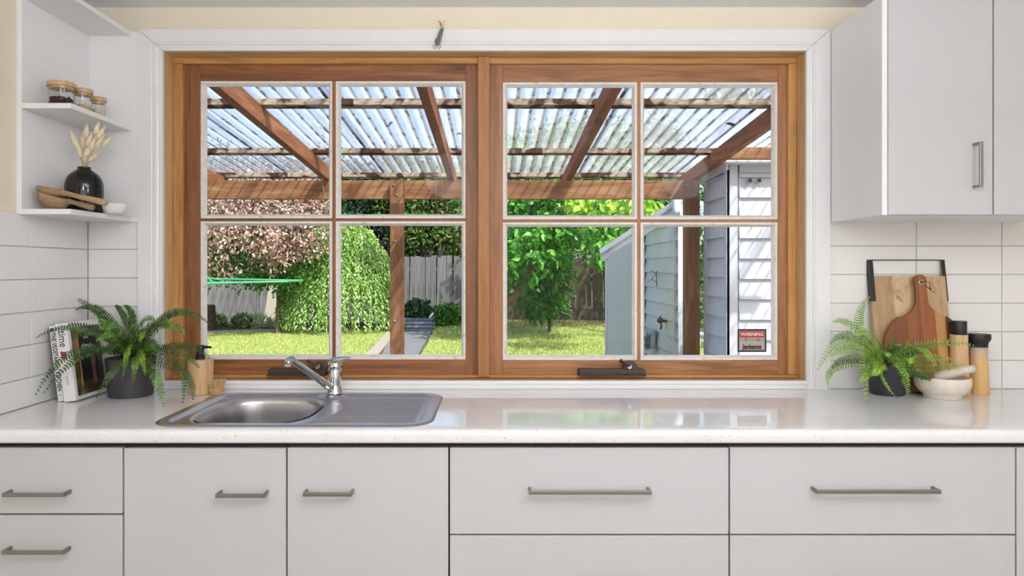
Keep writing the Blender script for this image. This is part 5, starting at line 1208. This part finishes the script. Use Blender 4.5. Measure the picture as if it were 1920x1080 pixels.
lk = [(X(1035, dl), Y(dl), Z(520, dl), .42, .4, .75), (X(1000, dl), Y(dl)+.2, Z(505, dl), .4, .4, .5), (X(1020, dl), Y(dl)-.2, Z(565, dl), .5, .4, .3)]
tree('narrow_leaved_shrub', 'narrow-leaved green shrub hanging low at the back right', 'shrub', (X(1020, dl), Y(dl), GZ), lk, 5200, .13, .017, M_mgreen, [([(X(1030, dl), Y(dl), GZ), (X(1035, dl), Y(dl), 1.2)], .04, .03)], 35, .7, 150, .2)
bk = [(X(785, 16.2), Y(16.2), Z(583, 16.2), .27, .25, .22)]
tree('hydrangea', 'round dark green leafy plant growing in the raised planter', 'plant', (X(785, 16.2), Y(16.2), zt_-.03), bk, 900, .11, .045, M_dgreen, None, 41, .1, 60, .1)
bk = [(X(833, 17), Y(17), Z(592, 17), .42, .35, .22), (X(858, 17.5), Y(17.5), Z(592, 17.5), .35, .3, .2)]
tree('low_plant', 'low green leafy plant right of the planter', 'plant', (X(840, 17), Y(17), GZ), bk, 1300, .10, .035, M_mgreen, None, 43, .1, 60, .12)
for i, (px, py, w2, lb) in enumerate(((395, 607, .35, 'small green clump beside the stump'), (478, 600, .4, 'pale strappy plant in the bed below the slabs'), (455, 610, .22, 'tiny green clump at the front of the left bed'))):
    d = 15.9; bk = [(X(px, d), Y(d), GZ+.14, w2, .25, .16)]
    tree('bed_plant', lb, 'plant', (X(px, d), Y(d), GZ+.06), bk, 420, .16, .014, M_olive if i != 1 else leafmat('pale_strap_leaf', (150, 170, 120), (184, 196, 146), (206, 212, 172), .4, .3), None, 50+i, -.6)
tree('spreading_shade_tree', 'tall spreading tree added out of view beyond the annexe roof for shade', 'tree', (5.2, 8.2, GZ), [(4.6, 11.6, 6.0, 2.2, 1.9, 1.0), (3.2, 12.6, 6.4, 1.6, 1.2, .8), (6.2, 11.0, 6.0, 1.8, 1.6, 1.2), (3.9, 7.6, 5.6, .9, .7, .5), (1.0, 8.4, 6.4, .9, .8, .5)], 6500, .17, .045, M_mgreen, [([(5.2, 8.2, GZ), (5.1, 8.1, 2.4), (4.9, 9.4, 4.2), (4.7, 11, 5.6)], .16, .07), ([(5.0, 9, 3.6), (3.9, 7.8, 5.4), (1.2, 8.4, 6.2)], .08, .03)], 71, .2, 130, .35)  # unseen tree, crowns placed to shade the back right and dapple the lawn
# leaf litter
def litter(name, label, cx1, cx2, dA_, dB_, n_, mat, L_, seed, z_):
    r = np.random.default_rng(seed); d = r.uniform(dA_, dB_, n_); px = r.uniform(cx1, cx2, n_); P = np.stack([(px-VX)*d/F, d-D0, np.full(n_, z_)+r.uniform(.003, .02, n_)], 1)
    Dv = r.normal(size=(n_, 3)); Dv[:, 2] *= .25; N_ = r.normal(size=(n_, 3))*.3; N_[:, 2] += 1
    o = leaves(name, P, Dv, N_, L_*r.uniform(.6, 1.2, n_), L_*.3*r.uniform(.6, 1.2, n_), mat, None); o['label'] = label; o['category'] = 'leaf litter'
litter('leaf_litter', 'fallen leaves and bark over the left garden bed', 340, 735, 16.0, 18.4, 5000, leafmat('dead_leaf', (96, 84, 74), (136, 124, 112), (176, 166, 154), .8, .1), .05, 61, GZ+.062)
litter('leaf_litter', 'fallen leaves under the trees at the back right', 930, 1160, 16.5, 19.0, 3000, leafmat('dead_leaf_warm', (104, 78, 56), (150, 116, 88), (196, 160, 130), .8, .1), .06, 62, GZ)
print('TRIS', sum(len(o.data.polygons) for o in bpy.data.objects if o.type == 'MESH'))
